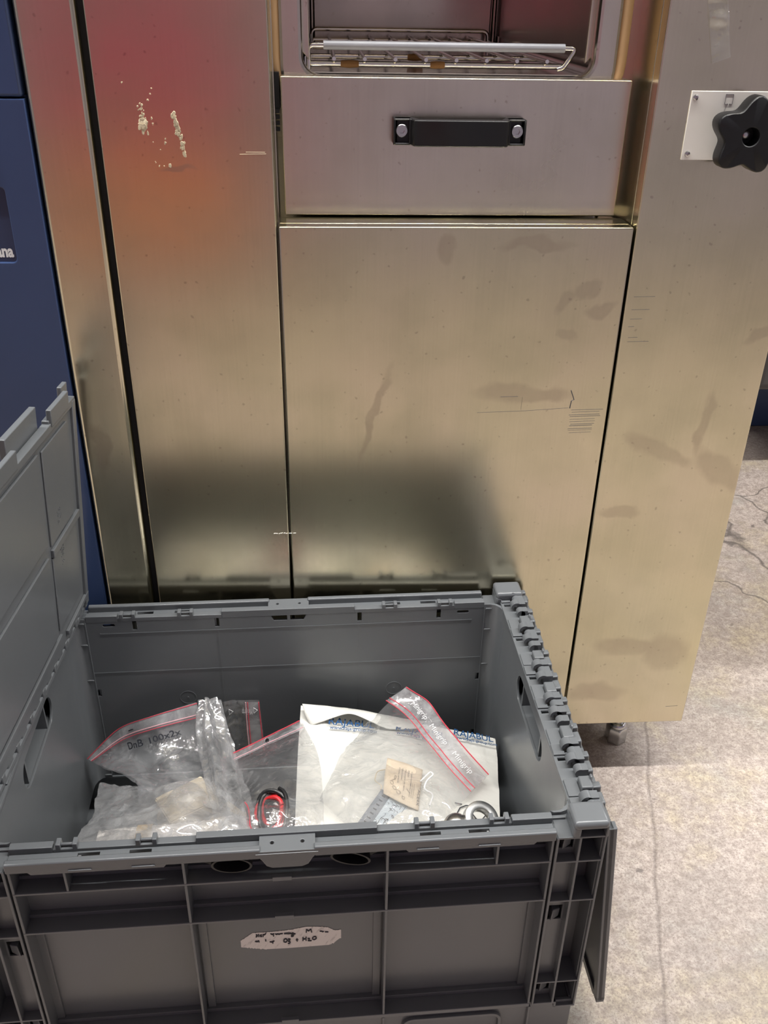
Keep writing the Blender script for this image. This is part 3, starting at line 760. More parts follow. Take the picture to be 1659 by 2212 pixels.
    def hookf(q):
        n = 12; pts = []; rr = .0066
        for k in range(n + 1):
            a = math.radians(-60 + 250 * k / n); pts.append((-.0005 + rr * math.cos(a), .3635 + rr * math.sin(a)))
        inn = [(-.0005 + (x + .0005) * .45, .3635 + (z - .3635) * .45) for x, z in pts]
        A = [(s_ * x, z) for x, z in pts + inn[::-1]]
        prism(q, A, -.0048, .0048, 1)
        bx(q, min(0, s_ * .0105), max(0, s_ * .0105), -.0048, .0048, .3560, .3690)
    share('hinge_knuckle', prep(hookf, 0), [(mx(.5880), y, 0) for y in HOOK])
    def barf(q):
        n = 14; prism(q, [(s_ * (.0052 * math.cos(2 * PI * k / n)), .3622 + .0052 * math.sin(2 * PI * k / n)) for k in range(n)], -.0046, .0046, 1)
        bx(q, min(0, s_ * .008), max(0, s_ * .008), -.0046, .0046, .3560, .3670)
    share('hinge_barrel', prep(barf, 0), [(mx(.5910), y, 0) for y in BARREL])
    for k, (a, c) in enumerate(FLAT):
        def fl(q):
            B(q, .5865, .5985, c, a, .3560, .3655)
            if k != 2: B(q, .5975, .6002, a - .006, a - .001, .3600, .3690)
        P_('hinge_tab', fl, o, bevel=.0016)
        P_('shelf_tooth', lambda q: B(q, .5730, .5860, c - .004, a + .002, .3570, .3592), o, bevel=.0004)
    for y in HOOK[::2]:
        P_('shelf_tooth', lambda q: B(q, .5722, .5840, y - .0095, y + .0060, .3570, .3598), o, bevel=.0004)
    return o
right = end_wall(1); left = end_wall(-1)

# base tray
ZF = 0.01342
def base(q):
    x0, x1 = 2 * CX - .598, .598
    bx(q, x0, x1, .003, .397, .0160, .0200)
    bx(q, x0, x1, .004, .0075, ZF, .0905); bx(q, x0, x1, .3925, .396, ZF, .0905)
    bx(q, x0, x0 + .0035, .0075, .3925, ZF, .0905); bx(q, x1 - .0035, x1, .0075, .3925, ZF, .0905)
    bx(q, x0, x1, .0075, .028, .084, .0875); bx(q, x0, x1, .372, .3925, .084, .0875)
bs = P_('base_tray', base, crate, bevel=.0006)
for x in (.2040, .3915, .5500, .0480):
    P_('rib', lambda q: bx(q, x - .0013, x + .0013, .0003, .006, ZF, .0880), bs, bevel=.0005)
bm = new_bm(); add_mesh(bm, plate_mesh(rrect(.4125, .5200, .030, .0805, .012, 6), [rrect(.4150, .5175, .0325, .0780, .0098, 6)], .006, .0005), XZ); obj('pocket_rim', bm, M['crate'], bs)
bm = new_bm(); add_mesh(bm, plate_mesh(rrect(.0780, .1855, .030, .0805, .012, 6), [rrect(.0805, .1830, .0325, .0780, .0098, 6)], .006, .0005), XZ); obj('pocket_rim', bm, M['crate'], bs)

# lids
def lid(name, fmap, loops):
    """fmap(s, h, n): s along the hinge 0..0.4, h away from the hinge, n off the inner face"""
    def LB(q, s0, s1, h0, h1, n0, n1, ns=1):
        cols = []
        for k in range(ns + 1):
            s = s0 + (s1 - s0) * k / ns
            cols.append([q.verts.new(fmap(s, h, n)) for h in (h0, h1) for n in (n0, n1)])
        for A, C in zip(cols[:-1], cols[1:]):
            for i, j in ((0, 1), (1, 3), (3, 2), (2, 0)): q.faces.new((A[i], A[j], C[j], C[i]))
        q.faces.new((cols[0][0], cols[0][2], cols[0][3], cols[0][1])); c = cols[-1]; q.faces.new((c[0], c[1], c[3], c[2]))
    o = P_(name, lambda q: LB(q, .006, .394, .004, .277, -.0035, 0, 6), crate, bevel=0)
    mk = lambda nm, *a, **k: P_(nm, lambda q: LB(q, *a), o, bevel=k.get('b', .0008))
    mk('border', .384, .394, .004, .277, -.006, .0035); mk('border', .006, .016, .004, .277, -.006, .0035)
    mk('border', .006, .394, .2710, .2800, -.006, .0030, 6)
    mk('raised_field', .2880, .3660, .1480, .2620, 0, .0022); mk('raised_field', .2880, .3660, .036, .1330, 0, .0022)
    mk('raised_field', .030, .2760, .1580, .2650, 0, .0030, 4); mk('raised_field', .030, .2760, .036, .1420, 0, .0030, 4)
    mk('raised_field', .2880, .3800, .1340, .1440, 0, .0042); mk('raised_field', .3100, .3930, .014, .020, 0, .0040); mk('raised_field', .050, .2900, .026, .031, 0, .0038, 4)
    for k, (a, c) in enumerate(((.388, .394), (.318, .372), (.228, .308), (.152, .224), (.085, .140), (.020, .075))):
        if k == 0: mk('tooth', .372, .390, .276, .298, -.008, -.003)
        elif k % 2: mk('tooth', a, c, .276, .2950, -.0015, .0040); mk('tooth_foot', a - .002, c + .002, .279, .2835, -.006, .0015)
        else: mk('tooth', a, c, .270, .3030, -.0135, -.0070); mk('tooth_foot', a, c, .270, .276, -.0085, -.003)
    for hh in loops:
        def lp(q):
            for a, c, d, e in ((hh - .020, hh - .0165, .392, .404), (hh + .0165, hh + .020, .392, .404), (hh - .020, hh + .020, .4015, .404)): LB(q, d, e, a, c, -.006, -.002)
        P_('edge_loop', lp, o, bevel=.0006)
        P_('edge_stop', lambda q: LB(q, .392, .399, hh - .058, hh - .024, -.006, -.001), o, bevel=.0006)
    # moulded recycling marks
    def emb(q):
        for (h0, w) in ((.170, .008), (.118, .012)):
            for k in range(26):
                s, h = .318 + random.uniform(-.006, .006), h0 + random.uniform(-w, w)
                LB(q, s, s + .0012, h, h + random.uniform(.0006, .002), .0020, .0027)
    P_('moulded_mark', emb, o, bevel=0, kind='stuff')
    # hinge roots
    for k in range(9):
        s = .030 + .042 * k
        mk('hinge_root', s, s + .015, -.006, .008, -.012, -.001, b=.0015)
        mk('hinge_root', s + .022, s + .030, -.004, .006, -.008, .001, b=.0012)
    return o
def lmap(s, h, n):
    k = .035 + .125 * s; xb = .0165 + .0760 * s; c = 1 / math.sqrt(1 + k * k)
    return (xb + k * c * h + c * n, s, .3660 + c * h - k * c * n)
def rmap(s, h, n):
    a = math.radians(5.2); return (.6075 + math.sin(a) * h + math.cos(a) * n, s, .3560 - math.cos(a) * h + math.sin(a) * n)
lid_l = lid('left_lid' if False else 'lid', lmap, (.150, .078)); lid_r = lid('lid', rmap, (.150, .078))
lid_l['label'] = 'lid half standing upright'; lid_r['label'] = 'lid half hanging down outside'
P_('hinge_flange', lambda q: prism(q, [(.006, .010), (.006, .390), (.0450, .390), (.0180, .010)], .3585, .3640, 2), left, bevel=.0008)

# ------------------------------------------------------------------ contents of the crate
ROT = Matrix.Rotation(TH, 4, 'Z'); ORI = Vector((-0.4212, -0.4283, -0.0135))
def W(p): return ORI + ROT.to_3x3() @ (Vector(p) * 1.013)

def cr(p0, p1, p2, p3, t):
    return .5 * ((2 * p1) + (p2 - p0) * t + (2 * p0 - 5 * p1 + 4 * p2 - p3) * t * t + (3 * p1 - p0 - 3 * p2 + p3) * t ** 3)
def spl(P, t):
    n = len(P) - 1; x = min(max(t, 0), 1) * n; i = min(int(x), n - 1); f = x - i
    g = lambda k: P[k] if 0 <= k <= n else (P[0] * 2 - P[1] if k < 0 else P[n] * 2 - P[n - 1])
    return cr(g(i - 1), g(i), g(i + 1), g(i + 2), f)

class Sheet:
    """crumpled sheet through a grid of control points (crate coordinates); u along columns, v along rows"""
    def __init__(s, rows, amp=.002, freq=22, fine=.0006, seed=0.0, damp=None):
        s.rows = [[Vector(p) for p in r] for r in rows]; s.amp, s.freq, s.fine, s.seed = amp, freq, fine, seed; s.damp = damp
    def base(s, u, v): return spl([spl(r, u) for r in s.rows], v)
    def nrm(s, u, v):
        e = .01; a = s.base(min(u + e, 1), v) - s.base(max(u - e, 0), v); b_ = s.base(u, min(v + e, 1)) - s.base(u, max(v - e, 0))
        n = a.cross(b_); n.normalize()
        if n.dot(Vector((.1, -.7, .7))) < 0: n = -n
        return n
    def at(s, u, v, off=0.0):
        p = s.base(u, v); n = s.nrm(u, v); q = p * s.freq + Vector((s.seed, s.seed * .7, s.seed * 1.3))
        r = 1 - abs(noise.noise(q)) * 2; r2 = 1 - abs(noise.noise(q * 2.7 + Vector((5, 1, 2)))) * 2
        d = s.amp * (r - .4) + s.fine * 2 * r2
        if s.damp:
            w = min(1, max(0, (v - s.damp) / .15)) if s.damp > 0 else min(1, max(0, (-s.damp - v) / .15))
            d *= .12 + .88 * w
        return W(p + n * (d + off))
    def patch(s, bm, u0, u1, v0, v1, nu, nv, off=0.0):
        g = [[bm.verts.new(s.at(u0 + (u1 - u0) * i / nu, v0 + (v1 - v0) * j / nv, off)) for i in range(nu + 1)] for j in range(nv + 1)]
        for j in range(nv):
            for i in range(nu): bm.faces.new((g[j][i], g[j][i + 1], g[j + 1][i + 1], g[j + 1][i]))
    def stroke(s, bm, pts, w, off=.0004, step=.012):
        out = []
        for (a, c), (b_, d) in zip(pts[:-1], pts[1:]):
            n = max(1, int(math.hypot(b_ - a, d - c) / step))
            for k in range(n): out.append(s.at(a + (b_ - a) * k / n, c + (d - c) * k / n, off))
        out.append(s.at(*pts[-1], off)); tube(bm, out, w, 5)
    def text(s, bm, txt, size, org, du, dv, off=.0006, bold=0.0):
        """org (u,v), du/dv: uv step per metre along the writing and per metre up"""
        me = text_mesh(txt, size, bold); n0 = len(bm.verts); bm.from_mesh(me); bpy.data.meshes.remove(me); bm.verts.ensure_lookup_table()
        for v in bm.verts[n0:]:
            x, y = v.co.x, v.co.y; v.co = s.at(org[0] + x * du[0] + y * dv[0], org[1] + x * du[1] + y * dv[1], off)

def pillow(sh, nu, nv, thick, u0=0.0, u1=1.0, v0=0.0, v1=1.0, seed2=9.0):
    """closed two-layer bag over a sheet"""
    bm = new_bm()
    rows = [[spl([r[k] for k in range(len(r))], u0 + (u1 - u0) * i / nu) for i in range(nu + 1)] for r in sh.rows]
    G = [[spl([rows[k][i] for k in range(len(rows))], v0 + (v1 - v0) * j / nv) for i in range(nu + 1)] for j in range(nv + 1)]
    ref = Vector((.1, -.7, .7)); A, Bk = [], []
    for j in range(nv + 1):
        ra, rb = [], []
        for i in range(nu + 1):
            p = G[j][i]; a = G[j][min(i + 1, nu)] - G[j][max(i - 1, 0)]; c = G[min(j + 1, nv)][i] - G[max(j - 1, 0)][i]
            n = a.cross(c); n.normalize()
            if n.dot(ref) < 0: n = -n
            u, v = u0 + (u1 - u0) * i / nu, v0 + (v1 - v0) * j / nv
            w = 1.0
            if sh.damp: w = .12 + .88 * (min(1, max(0, (v - sh.damp) / .15)) if sh.damp > 0 else min(1, max(0, (-sh.damp - v) / .15)))
            e = min(1, 6 * min(i / nu, 1 - i / nu)) * min(1, 6 * min(j / nv, 1 - j / nv))
            q = p * sh.freq + Vector((sh.seed, sh.seed * .7, sh.seed * 1.3))
            def rid(q): return sh.amp * (.6 - abs(noise.noise(q)) * 2) + sh.fine * 2 * (1 - abs(noise.noise(q * 2.7 + Vector((5, 1, 2)))) * 2)
            pt = getattr(sh, 'pleat', 0) * math.sin(u * 19 + 2.5 * noise.noise((v * 4, 3, 1)) + v * 3)
            va = bm.verts.new(W(p + n * (rid(q) * w + pt + thick * e))); ra.append(va)
            rb.append(va if i in (0, nu) or j in (0, nv) else bm.verts.new(W(p + n * (rid(q * .9 + Vector((seed2, seed2, 0))) * w - thick))))
        A.append(ra); Bk.append(rb)
    for j in range(nv):
        for i in range(nu):
            bm.faces.new((A[j][i], A[j][i + 1], A[j + 1][i + 1], A[j + 1][i]))
            f = (Bk[j][i], Bk[j + 1][i], Bk[j + 1][i + 1], Bk[j][i + 1])
            if any(x is not y for x, y in zip(f, (A[j][i], A[j + 1][i], A[j + 1][i + 1], A[j][i + 1]))): bm.faces.new(f)
    return bm
def qthing(name, label, cat, at_, group=None): return wthing(name, label, cat, tuple(W(at_)), group)
def part(name, bm, mat, parent, **k): return obj(name, bm, mat, parent, **k)

ENV = [[(.311, .345, .225), (.378, .345, .207), (.446, .340, .191), (.514, .330, .179), (.566, .310, .180)],
       [(.307, .285, .219), (.371, .285, .207), (.432, .275, .205), (.500, .265, .194), (.560, .265, .181)],
       [(.304, .210, .217), (.364, .205, .214), (.425, .200, .211), (.488, .195, .207), (.548, .200, .194)],
       [(.302, .120, .227), (.360, .120, .222), (.416, .120, .219), (.476, .120, .217), (.537, .135, .199)],
       [(.300, .062, .170), (.360, .062, .170), (.420, .062, .168), (.480, .062, .164), (.536, .070, .150)],
       [(.305, .060, .026), (.363, .060, .026), (.424, .060, .026), (.480, .060, .026), (.536, .066, .026)]]
E_ = Sheet(ENV, .0032, 13, .0004, 2.0)
env = qthing('mailing_bag', 'large white poly mailing bag printed in blue, leaning against the crate back wall', 'bag', (.43, .2, .02))
part('bag_body', pillow(E_, 60, 80, .004), M['mailer'], env)
FLAP = [[(.311, .338, .2285), (.347, .338, .2195), (.377, .338, .2115), (.414, .335, .2035), (.445, .333, .1955), (.476, .328, .1915)],
        [(.315, .326, .2230), (.349, .329, .2200), (.376, .328, .2185), (.407, .326, .2095), (.434, .323, .2010), (.469, .322, .1960)],
        [(.323, .315, .2140), (.352, .319, .2180), (.375, .317, .2220), (.400, .315, .2110), (.424, .312, .2010), (.462, .315, .1960)]]
F_ = Sheet(FLAP, .001, 20, .0003, 5.0); q = new_bm(); F_.patch(q, 0, 1, 0, 1, 40, 12, .0065)
fl_ = part('flap', q, M['mailer'], env); so = fl_.modifiers.new('s', 'SOLIDIFY'); so.thickness = .0006
V1 = 1 / 5.0   # one control row in v
def rprint(u, v, tilt=0.0, n='RAJABUL'):
    q = new_bm(); L = 1 / .262
    E_.text(q, n, .0158, (u, v), (L * math.cos(tilt), tilt * 3.0), (0, -V1 / .050), .0072, .00012)
    E_.text(q, 'www.raja-group.com', .0075, (u + .012, v + .026), (L * math.cos(tilt), tilt * 3.0), (0, -V1 / .050), .0072, .00008)
    part('printed_name', q, M['print_blue'], env, smooth=False, kind='stuff')
rprint(.130, .118); rprint(.470, .112); rprint(.742, .070)
q = new_bm(); tube(q, [E_.at(*p, .0060) for p in ((.845, .515), (.868, .545), (.90, .585))], .0007, 5); tube(q, [E_.at(*p, .0060) for p in ((.925, .520), (.885, .555), (.835, .592))], .0007, 5)
tube(q, [E_.at(*p, .0060) for p in ((.765, .470), (.80, .475))], .0007, 5); tube(q, [E_.at(*p, .0060) for p in ((.770, .530), (.79, .495), (.82, .480), (.845, .482))], .0007, 5)
part('marker_writing', q, M['ink'], env, kind='stuff')

def zip_band(S, parent, v0, v1, lines, nu=60, along='u', u0=0.0, u1=1.0, off=.0035, nv=4, post=None):
    """pressed zip strip of a grip-seal bag, with its coloured lines"""
    q = new_bm()
    if along == 'u': S.patch(q, u0, u1, v0, v1, nu, nv, off)
    else: S.patch(q, v0, v1, u0, u1, 4, nu, off)
    if post: post(q)
    part('zip_strip', q, M['film_zip'], parent)
    for (v, w, m) in lines:
        q = new_bm(); n = 46
        pts = [S.at(u0 + (u1 - u0) * k / n, v, off + .0006) if along == 'u' else S.at(v, u0 + (u1 - u0) * k / n, off + .0006) for k in range(n + 1)]
        tube(q, pts, w, 6); part('zip_line', q, M[m], parent)
def tri(S, bm, u, v, r, off, du=(1, 0), dv=(0, 1)):
    P3 = [(u + r * (math.cos(a) * du[0] + math.sin(a) * dv[0]), v + r * (math.cos(a) * du[1] + math.sin(a) * dv[1])) for a in (PI / 2, PI * 7 / 6, PI * 11 / 6)]
    tube(bm, [S.at(*p, off) for p in P3], .00035, 5, closed=True)

MINI = [[(.450, .352, .242), (.478, .335, .222), (.495, .285, .224), (.513, .245, .222), (.534, .215, .210)],
        [(.410, .330, .216), (.427, .285, .226), (.446, .245, .228), (.465, .195, .232), (.487, .155, .228)],
        [(.361, .245, .230), (.378, .210, .236), (.398, .180, .240), (.418, .140, .240), (.437, .100, .236)],
        [(.330, .170, .234), (.345, .145, .240), (.365, .115, .242), (.385, .085, .240), (.405, .065, .232)]]
MN = Sheet(MINI, .0058, 19, .0009, 11.0, .22)
mini = qthing('grip_seal_bag', 'clear grip-seal bag holding a grey module and a beige card tag', 'bag', (.43, .2, .15))
part('film', pillow(MN, 110, 100, .004), M['film'], mini)
zip_band(MN, mini, 0.0, .20, [(.005, .00075, 'red_line'), (.165, .0006, 'red_line'), (.205, .0006, 'red_line')], off=.0062)
q = new_bm()
for u0 in (.16, .42, .70):
    MN.text(q, 'Minigrip', .0085, (u0, .118), (1 / .135, 0), (0, -1 / .14), .0072); tri(MN, q, u0 - .035, .095, .030, .0074)
part('printed_mark', q, M['print_white'], mini, smooth=False, kind='stuff')

# grey relay module lying in that bag
A_, B_, L_ = Vector((.404, .187, .231)), Vector((.458, .152, .212)), Vector((.369, .127, .231))
ex = (B_ - A_); ey = (L_ - A_); lx, ly = ex.length, ey.length; ex.normalize(); ez = ex.cross(ey).normalized()
if ez.z < 0: ez = -ez
ey = ez.cross(ex) if ez.cross(ex).dot(ey) > 0 else -ez.cross(ex)
def mp(a, c, h): return W(A_ + ex * a + ey * c + ez * h)
mod = qthing('relay_module', 'grey plastic relay module with a pale printed wiring label', 'module', (.42, .15, .18))
def mbox(q, a0, a1, c0, c1, h0, h1):
    v = [q.verts.new(mp(a, c, h)) for a in (a0, a1) for c in (c0, c1) for h in (h0, h1)]
    for f in ((0, 1, 3, 2), (4, 6, 7, 5), (0, 4, 5, 1), (2, 3, 7, 6), (0, 2, 6, 4), (1, 5, 7, 3)): q.faces.new([v[i] for i in f])
def mpart(nm, mat, *boxes, bevel=0.0, kind=None):
    q = new_bm()
    for b_ in boxes: mbox(q, *b_)
    return obj(nm, q, mat, mod, bevel, kind=kind)
MLX, MLY = lx + .004, .066
mpart('housing', M['module_grey'], (0, MLX, 0, MLY, -.030, -.0055), bevel=.0012)
cm_ = plate_mesh(rect(0, MLX, 0, MLY), [rect(sd, sd + .005, .006 + k * .0072, .0085 + k * .0072) for sd in (.004, MLX - .009) for k in range(8)], .0046, .0004)
q = new_bm(); q.from_mesh(cm_); bpy.data.meshes.remove(cm_)
for v in q.verts: v.co = mp(v.co.x, v.co.y, v.co.z - .0056)
obj('vented_cover', q, M['module_grey'], mod)
lb = mpart('wiring_label', M['module_label'], (.013, MLX - .014, .002, MLY - .004, -.0012, -.0004))
for k in range(3): mpart('terminal', M['zinc'], (.012 + k * .018, .024 + k * .018, MLY - .002, MLY + .006, -.018, -.006), bevel=.001)
q = new_bm()
def mline(pts, r=.00022): tube(q, [mp(a, c, -.0002) for a, c in pts], r, 5)
mline([(.034, .003), (.034, .060)]); mline([(.036, .018), (.062, .018)]); mline([(.036, .040), (.062, .040)])
for k in range(3):
    c = .046; a = .016 + .0058 * k; mline([(a, c), (a + .0045, c), (a + .0045, c + .0075), (a, c + .0075), (a, c)])
    mline([(a + .002, c), (a + .002, c - .012), (a + .004, c - .016)])
for k in range(34):
    a, c = random.uniform(.015, .031), random.uniform(.006, .044); mline([(a, c), (a + random.uniform(-.004, .004), c + random.uniform(-.001, .001))]); mline([(a, c), (a, c + random.uniform(.001, .005))])
for k in range(7): mline([(.037, .005 + k * .0018), (.037 + random.uniform(.006, .018), .005 + k * .0018)], .00028)
for k in range(5): mline([(.040, .046 + k * .0022), (.040 + random.uniform(.006, .014), .046 + k * .0022)], .0002)
for k in range(3): a = .050 + .004 * k; mline([(a, .020), (a + .003, .020), (a + .003, .025), (a, .025), (a, .020)])
part('printed_diagram', q, M['ink'], mod, kind='stuff')

# beige card tag
TG = Sheet([[(.414, .235, .229), (.435, .230, .224), (.456, .222, .219)], [(.408, .205, .230), (.428, .195, .226), (.449, .190, .219)], [(.404, .178, .230), (.423, .168, .225), (.443, .158, .221)]], .0006, 20, .0001, 4.0)
tg = qthing('card_tag', 'beige handwritten card tag lying on the grey module', 'tag', (.43, .225, .18))
q = new_bm(); TG.patch(q, 0, 1, 0, 1, 14, 14, .003); c_ = part('card', q, M['tag_card'], tg); so = c_.modifiers.new('s', 'SOLIDIFY'); so.thickness = .0006
q = new_bm()
for k in range(5):
    v = .16; u = .36 + .085 * k
    TG.text(q, ['Commande n', 'Date', 'Numero de serie', 'Quantite', 'Code article'][4 - k], .0042, (u, v), (0, 18), (12, 0), .0040)
TG.text(q, 'ACE4X', .0072, (.92, .52), (0, 18), (14, 0), .0040)
for k in range(3): TG.text(q, 'unite electronique', .0028, (.80 - .05 * k, .42), (0, 18), (12, 0), .0040)
for pts in (((.16, .58), (.24, .55), (.27, .62), (.20, .66), (.17, .61)), ((.24, .68), (.32, .66), (.35, .74), (.28, .76), (.24, .70)), ((.34, .74), (.45, .72), (.48, .80), (.40, .83), (.35, .77)),
            ((.30, .50), (.26, .42), (.30, .37), (.32, .45), (.20, .55)), ((.52, .84), (.60, .82), (.60, .90), (.53, .90), (.53, .80)), ((.62, .60), (.72, .70))):
    tube(q, [TG.at(a, c, .0040) for a, c in rnd_path([(a, c, 0) for a, c in pts], .05, 4) for a, c in [(a, c)]] if False else [TG.at(p.x, p.y, .0040) for p in rnd_path([(a, c, 0) for a, c in pts], .04, 4)], .00018, 5)
part('writing', q, M['ink'], tg, kind='stuff')
q = new_bm(); tube(q, [W(p) for p in rnd_path([(.410, .215, .233), (.400, .212, .234), (.396, .200, .231), (.404, .190, .233), (.402, .184, .233)], .004, 5)], .0007, 6); part('string', q, M['cream_card'], tg)
q = new_bm(); tube(q, [W(p) for p in rnd_path([(.449, .190, .236), (.463, .204, .237), (.466, .198, .238), (.456, .188, .239), (.451, .176, .238), (.462, .168, .238), (.455, .152, .237)], .006, 5)], .0009, 6); part('thread', q, M['print_white'], tg)

# bag with the cable coil
CB = [[(.221, .290, .189), (.266, .300, .206), (.313, .310, .225)], [(.239, .200, .230), (.282, .210, .240), (.332, .225, .242)], [(.257, .110, .252), (.291, .110, .256), (.334, .110, .248)], [(.250, .062, .170), (.288, .062, .170), (.330, .062, .170)]]
CBs = Sheet(CB, .0056, 20, .0009, 21.0, .10)
cbag = qthing('grip_seal_bag', 'clear grip-seal bag with a punched hole holding a red and black cable', 'bag', (.28, .22, .13))
HC = CBs.at(.52, .045, .005)
def punch(bm, r=.0034):
    bmesh.ops.delete(bm, geom=[f for f in bm.faces if (f.calc_center_median() - HC).length < r + .004 and math.hypot((f.calc_center_median() - HC).x, (f.calc_center_median() - HC).dot(Vector((0, .6, .8)))) < r], context='FACES'); return bm
part('film', punch(pillow(CBs, 110, 150, .004)), M['film'], cbag)
zip_band(CBs, cbag, 0, .085, [(.004, .0007, 'red_line'), (.070, .0005, 'pink_line')], u0=.02, u1=.98, off=.0055, nu=120, nv=14, post=punch)
q = new_bm(); tube(q, [CBs.at(.52 + .032 * math.cos(2 * PI * k / 20), .045 + .030 * math.sin(2 * PI * k / 20), .0062) for k in range(20)], .0005, 6, closed=True)
part('hole_rim', q, M['film_zip'], cbag)
coil = qthing('cable_coil', 'coiled red and black cable inside a clear bag', 'cable', (.278, .15, .19))
cc = Vector((.2790, .144, .2460)); e1 = Vector((.92, -.25, .10)).normalized(); e2 = Vector((.05, .88, .22)).normalized(); en = e1.cross(e2).normalized()
def coilpts(r0, r1, turns, ph, dn):
    out = []
    n = int(turns * 26)
    for k in range(n + 1):
        a = ph + 2 * PI * turns * k / n; rr = r0 + (r1 - r0) * k / n + .0016 * math.sin(a * 2.7 + ph)
        out.append(W(cc + e1 * (rr * .82 * math.cos(a)) + e2 * (rr * 1.25 * math.sin(a)) + en * (dn + .004 * math.sin(a * 1.3 + ph))))
    return out
for (r0, r1, tn, ph, dn, m, nm) in ((.013, .0235, 4.2, 0, .004, 'cable_black', 'black_wire'), (.0180, .0205, 1.4, 1.2, .003, 'cable_red', 'red_wire'), (.009, .016, 3.0, 2.2, -.005, 'cable_black', 'black_wire'), (.014, .0155, 1.0, .4, .006, 'cable_red', 'red_wire')):
    q = new_bm(); tube(q, coilpts(r0, r1, tn, ph, dn), .0025, 8); part(nm, q, M[m], coil)

# grip-seal bag with writing, left
ZA = [[(.033, .335, .156), (.075, .345, .198), (.121, .335, .227), (.176, .350, .234)], [(.058, .305, .169), (.093, .310, .178), (.133, .305, .196), (.181, .325, .190)],
      [(.107, .250, .200), (.128, .255, .194), (.156, .255, .192), (.188, .260, .185)], [(.121, .200, .216), (.142, .200, .216), (.169, .200, .216), (.201, .200, .213)]]
ZAs = Sheet(ZA, .0048, 18, .0008, 31.0, .14)
za = qthing('grip_seal_bag', 'clear grip-seal bag with black marker writing and a wavy pink seal', 'bag', (.11, .29, .15))
part('film', pillow(ZAs, 90, 80, .003), M['film_hazy'], za)
zip_band(ZAs, za, 0, .12, [(.006, .0006, 'red_line'), (.095, .0007, 'pink_line'), (.118, .0005, 'red_line')], off=.0046)
q = new_bm()
ZAs.text(q, 'DnB', .0150, (.40, .245), (6.0, .30), (0, -7.5), .0088, .0002); ZAs.text(q, '100x2x', .0130, (.60, .255), (6.0, -.55), (0, -7.5), .0088, .0002)
tube(q, [ZAs.at(.44 + .012 * k, .065, .0060) for k in range(5)], .0008, 6)
part('marker_writing', q, M['marker'], za, smooth=False, kind='stuff')
# crumpled upright film
FM = [[(.183, .345, .239), (.194, .338, .250), (.207, .345, .240)], [(.182, .300, .214), (.204, .285, .226), (.221, .300, .195)], [(.200, .220, .215), (.223, .205, .229), (.242, .220, .204)], [(.221, .120, .232), (.245, .105, .246), (.268, .120, .232)], [(.225, .070, .170), (.243, .070, .170), (.262, .070, .170)]]
FMs = Sheet(FM, .0026, 24, .0007, 41.0); FMs.pleat = .0045
fmo = qthing('crumpled_film', 'crumpled clear plastic film standing up between the grip-seal bags', 'plastic film', (.21, .26, .13))
part('film', pillow(FMs, 60, 120, .005), M['film_white'], fmo)
q = new_bm(); tube(q, [FMs.at(.72 + .02 * math.sin(k * .5), .60 + .2 * k / 20, .0062) for k in range(21)], .0008, 6); part('red_line', q, M['red_line'], fmo)
# bag behind with a vertical seal
ZBs = Sheet([[(.201, .352, .129), (.201, .357, .179), (.200, .362, .223)], [(.230, .353, .134), (.229, .358, .178), (.229, .362, .223)], [(.260, .352, .146), (.258, .357, .183), (.256, .362, .222)]], .0022, 34, .0008, 51.0, -.60)
zb = qthing('grip_seal_bag', 'clear grip-seal bag standing against the crate wall with an upright seal', 'bag', (.23, .355, .10))
part('film', pillow(ZBs, 54, 50, .0025), M['film'], zb)
zip_band(ZBs, zb, .66, .99, [(.985, .0007, 'red_line'), (.715, .0006, 'red_line'), (.665, .0007, 'pink_line')], off=.0045)
q = new_bm(); ZBs.text(q, 'Minigrip', .0085, (.88, .82), (0, -9), (-18, 0), .0056); tri(ZBs, q, .85, .88, .06, .0056); tri(ZBs, q, .85, .30, .06, .0056)
part('printed_mark', q, M['print_white'], zb, smooth=False, kind='stuff')
# bag of parts at the front left
MO = [[(.060, .272, .172), (.130, .240, .195), (.188, .230, .216), (.222, .200, .212)], [(.066, .190, .200), (.122, .195, .216), (.177, .190, .240), (.234, .160, .228)],
      [(.068, .125, .238), (.141, .122, .249), (.198, .122, .250), (.258, .122, .248)], [(.070, .082, .215), (.141, .082, .222), (.198, .082, .222), (.262, .082, .215)], [(.072, .070, .026), (.14, .070, .026), (.20, .070, .026), (.25, .070, .026)]]
MOs = Sheet(MO, .0068, 21, .0012, 61.0)
mo = qthing('plastic_bag', 'crumpled clear plastic bag heaped over cream cardboard boxes', 'bag', (.15, .18, .02))
part('film', pillow(MOs, 110, 110, .004), M['film_white'], mo)
def cbox(name, label, c, sx, sy, sz, rz, rx, mat):
    q = new_bm(); R_ = Matrix.Rotation(rz, 3, 'Z') @ Matrix.Rotation(rx, 3, 'X')
    bmesh.ops.create_cube(q, size=1.0)
    for v in q.verts: v.co = R_ @ Vector((v.co.x * sx, v.co.y * sy, v.co.z * sz))
    bmesh.ops.bevel(q, geom=list(q.edges), offset=.0015, segments=2, affect='EDGES')
    bmesh.ops.subdivide_edges(q, edges=[e for e in q.edges if e.calc_length() > .01], cuts=5, use_grid_fill=True)
    for v in q.verts: v.co += v.co.normalized() * .0016 * noise.noise(v.co * 60)
    for v in q.verts: v.co = W(Vector(c) + v.co)
    o = obj(name, q, mat, None); return tag(o, label, 'box')
cbox('card_box', 'flat cream cardboard box inside the heaped clear bag', (.172, .205, .122), .060, .042, .198, .55, .08, M['cream_card'])
cbox('card_box', 'small cream crumpled box beside the clear film inside the heaped bag', (.222, .184, .115), .032, .030, .186, .9, .05, M['cream_card'])
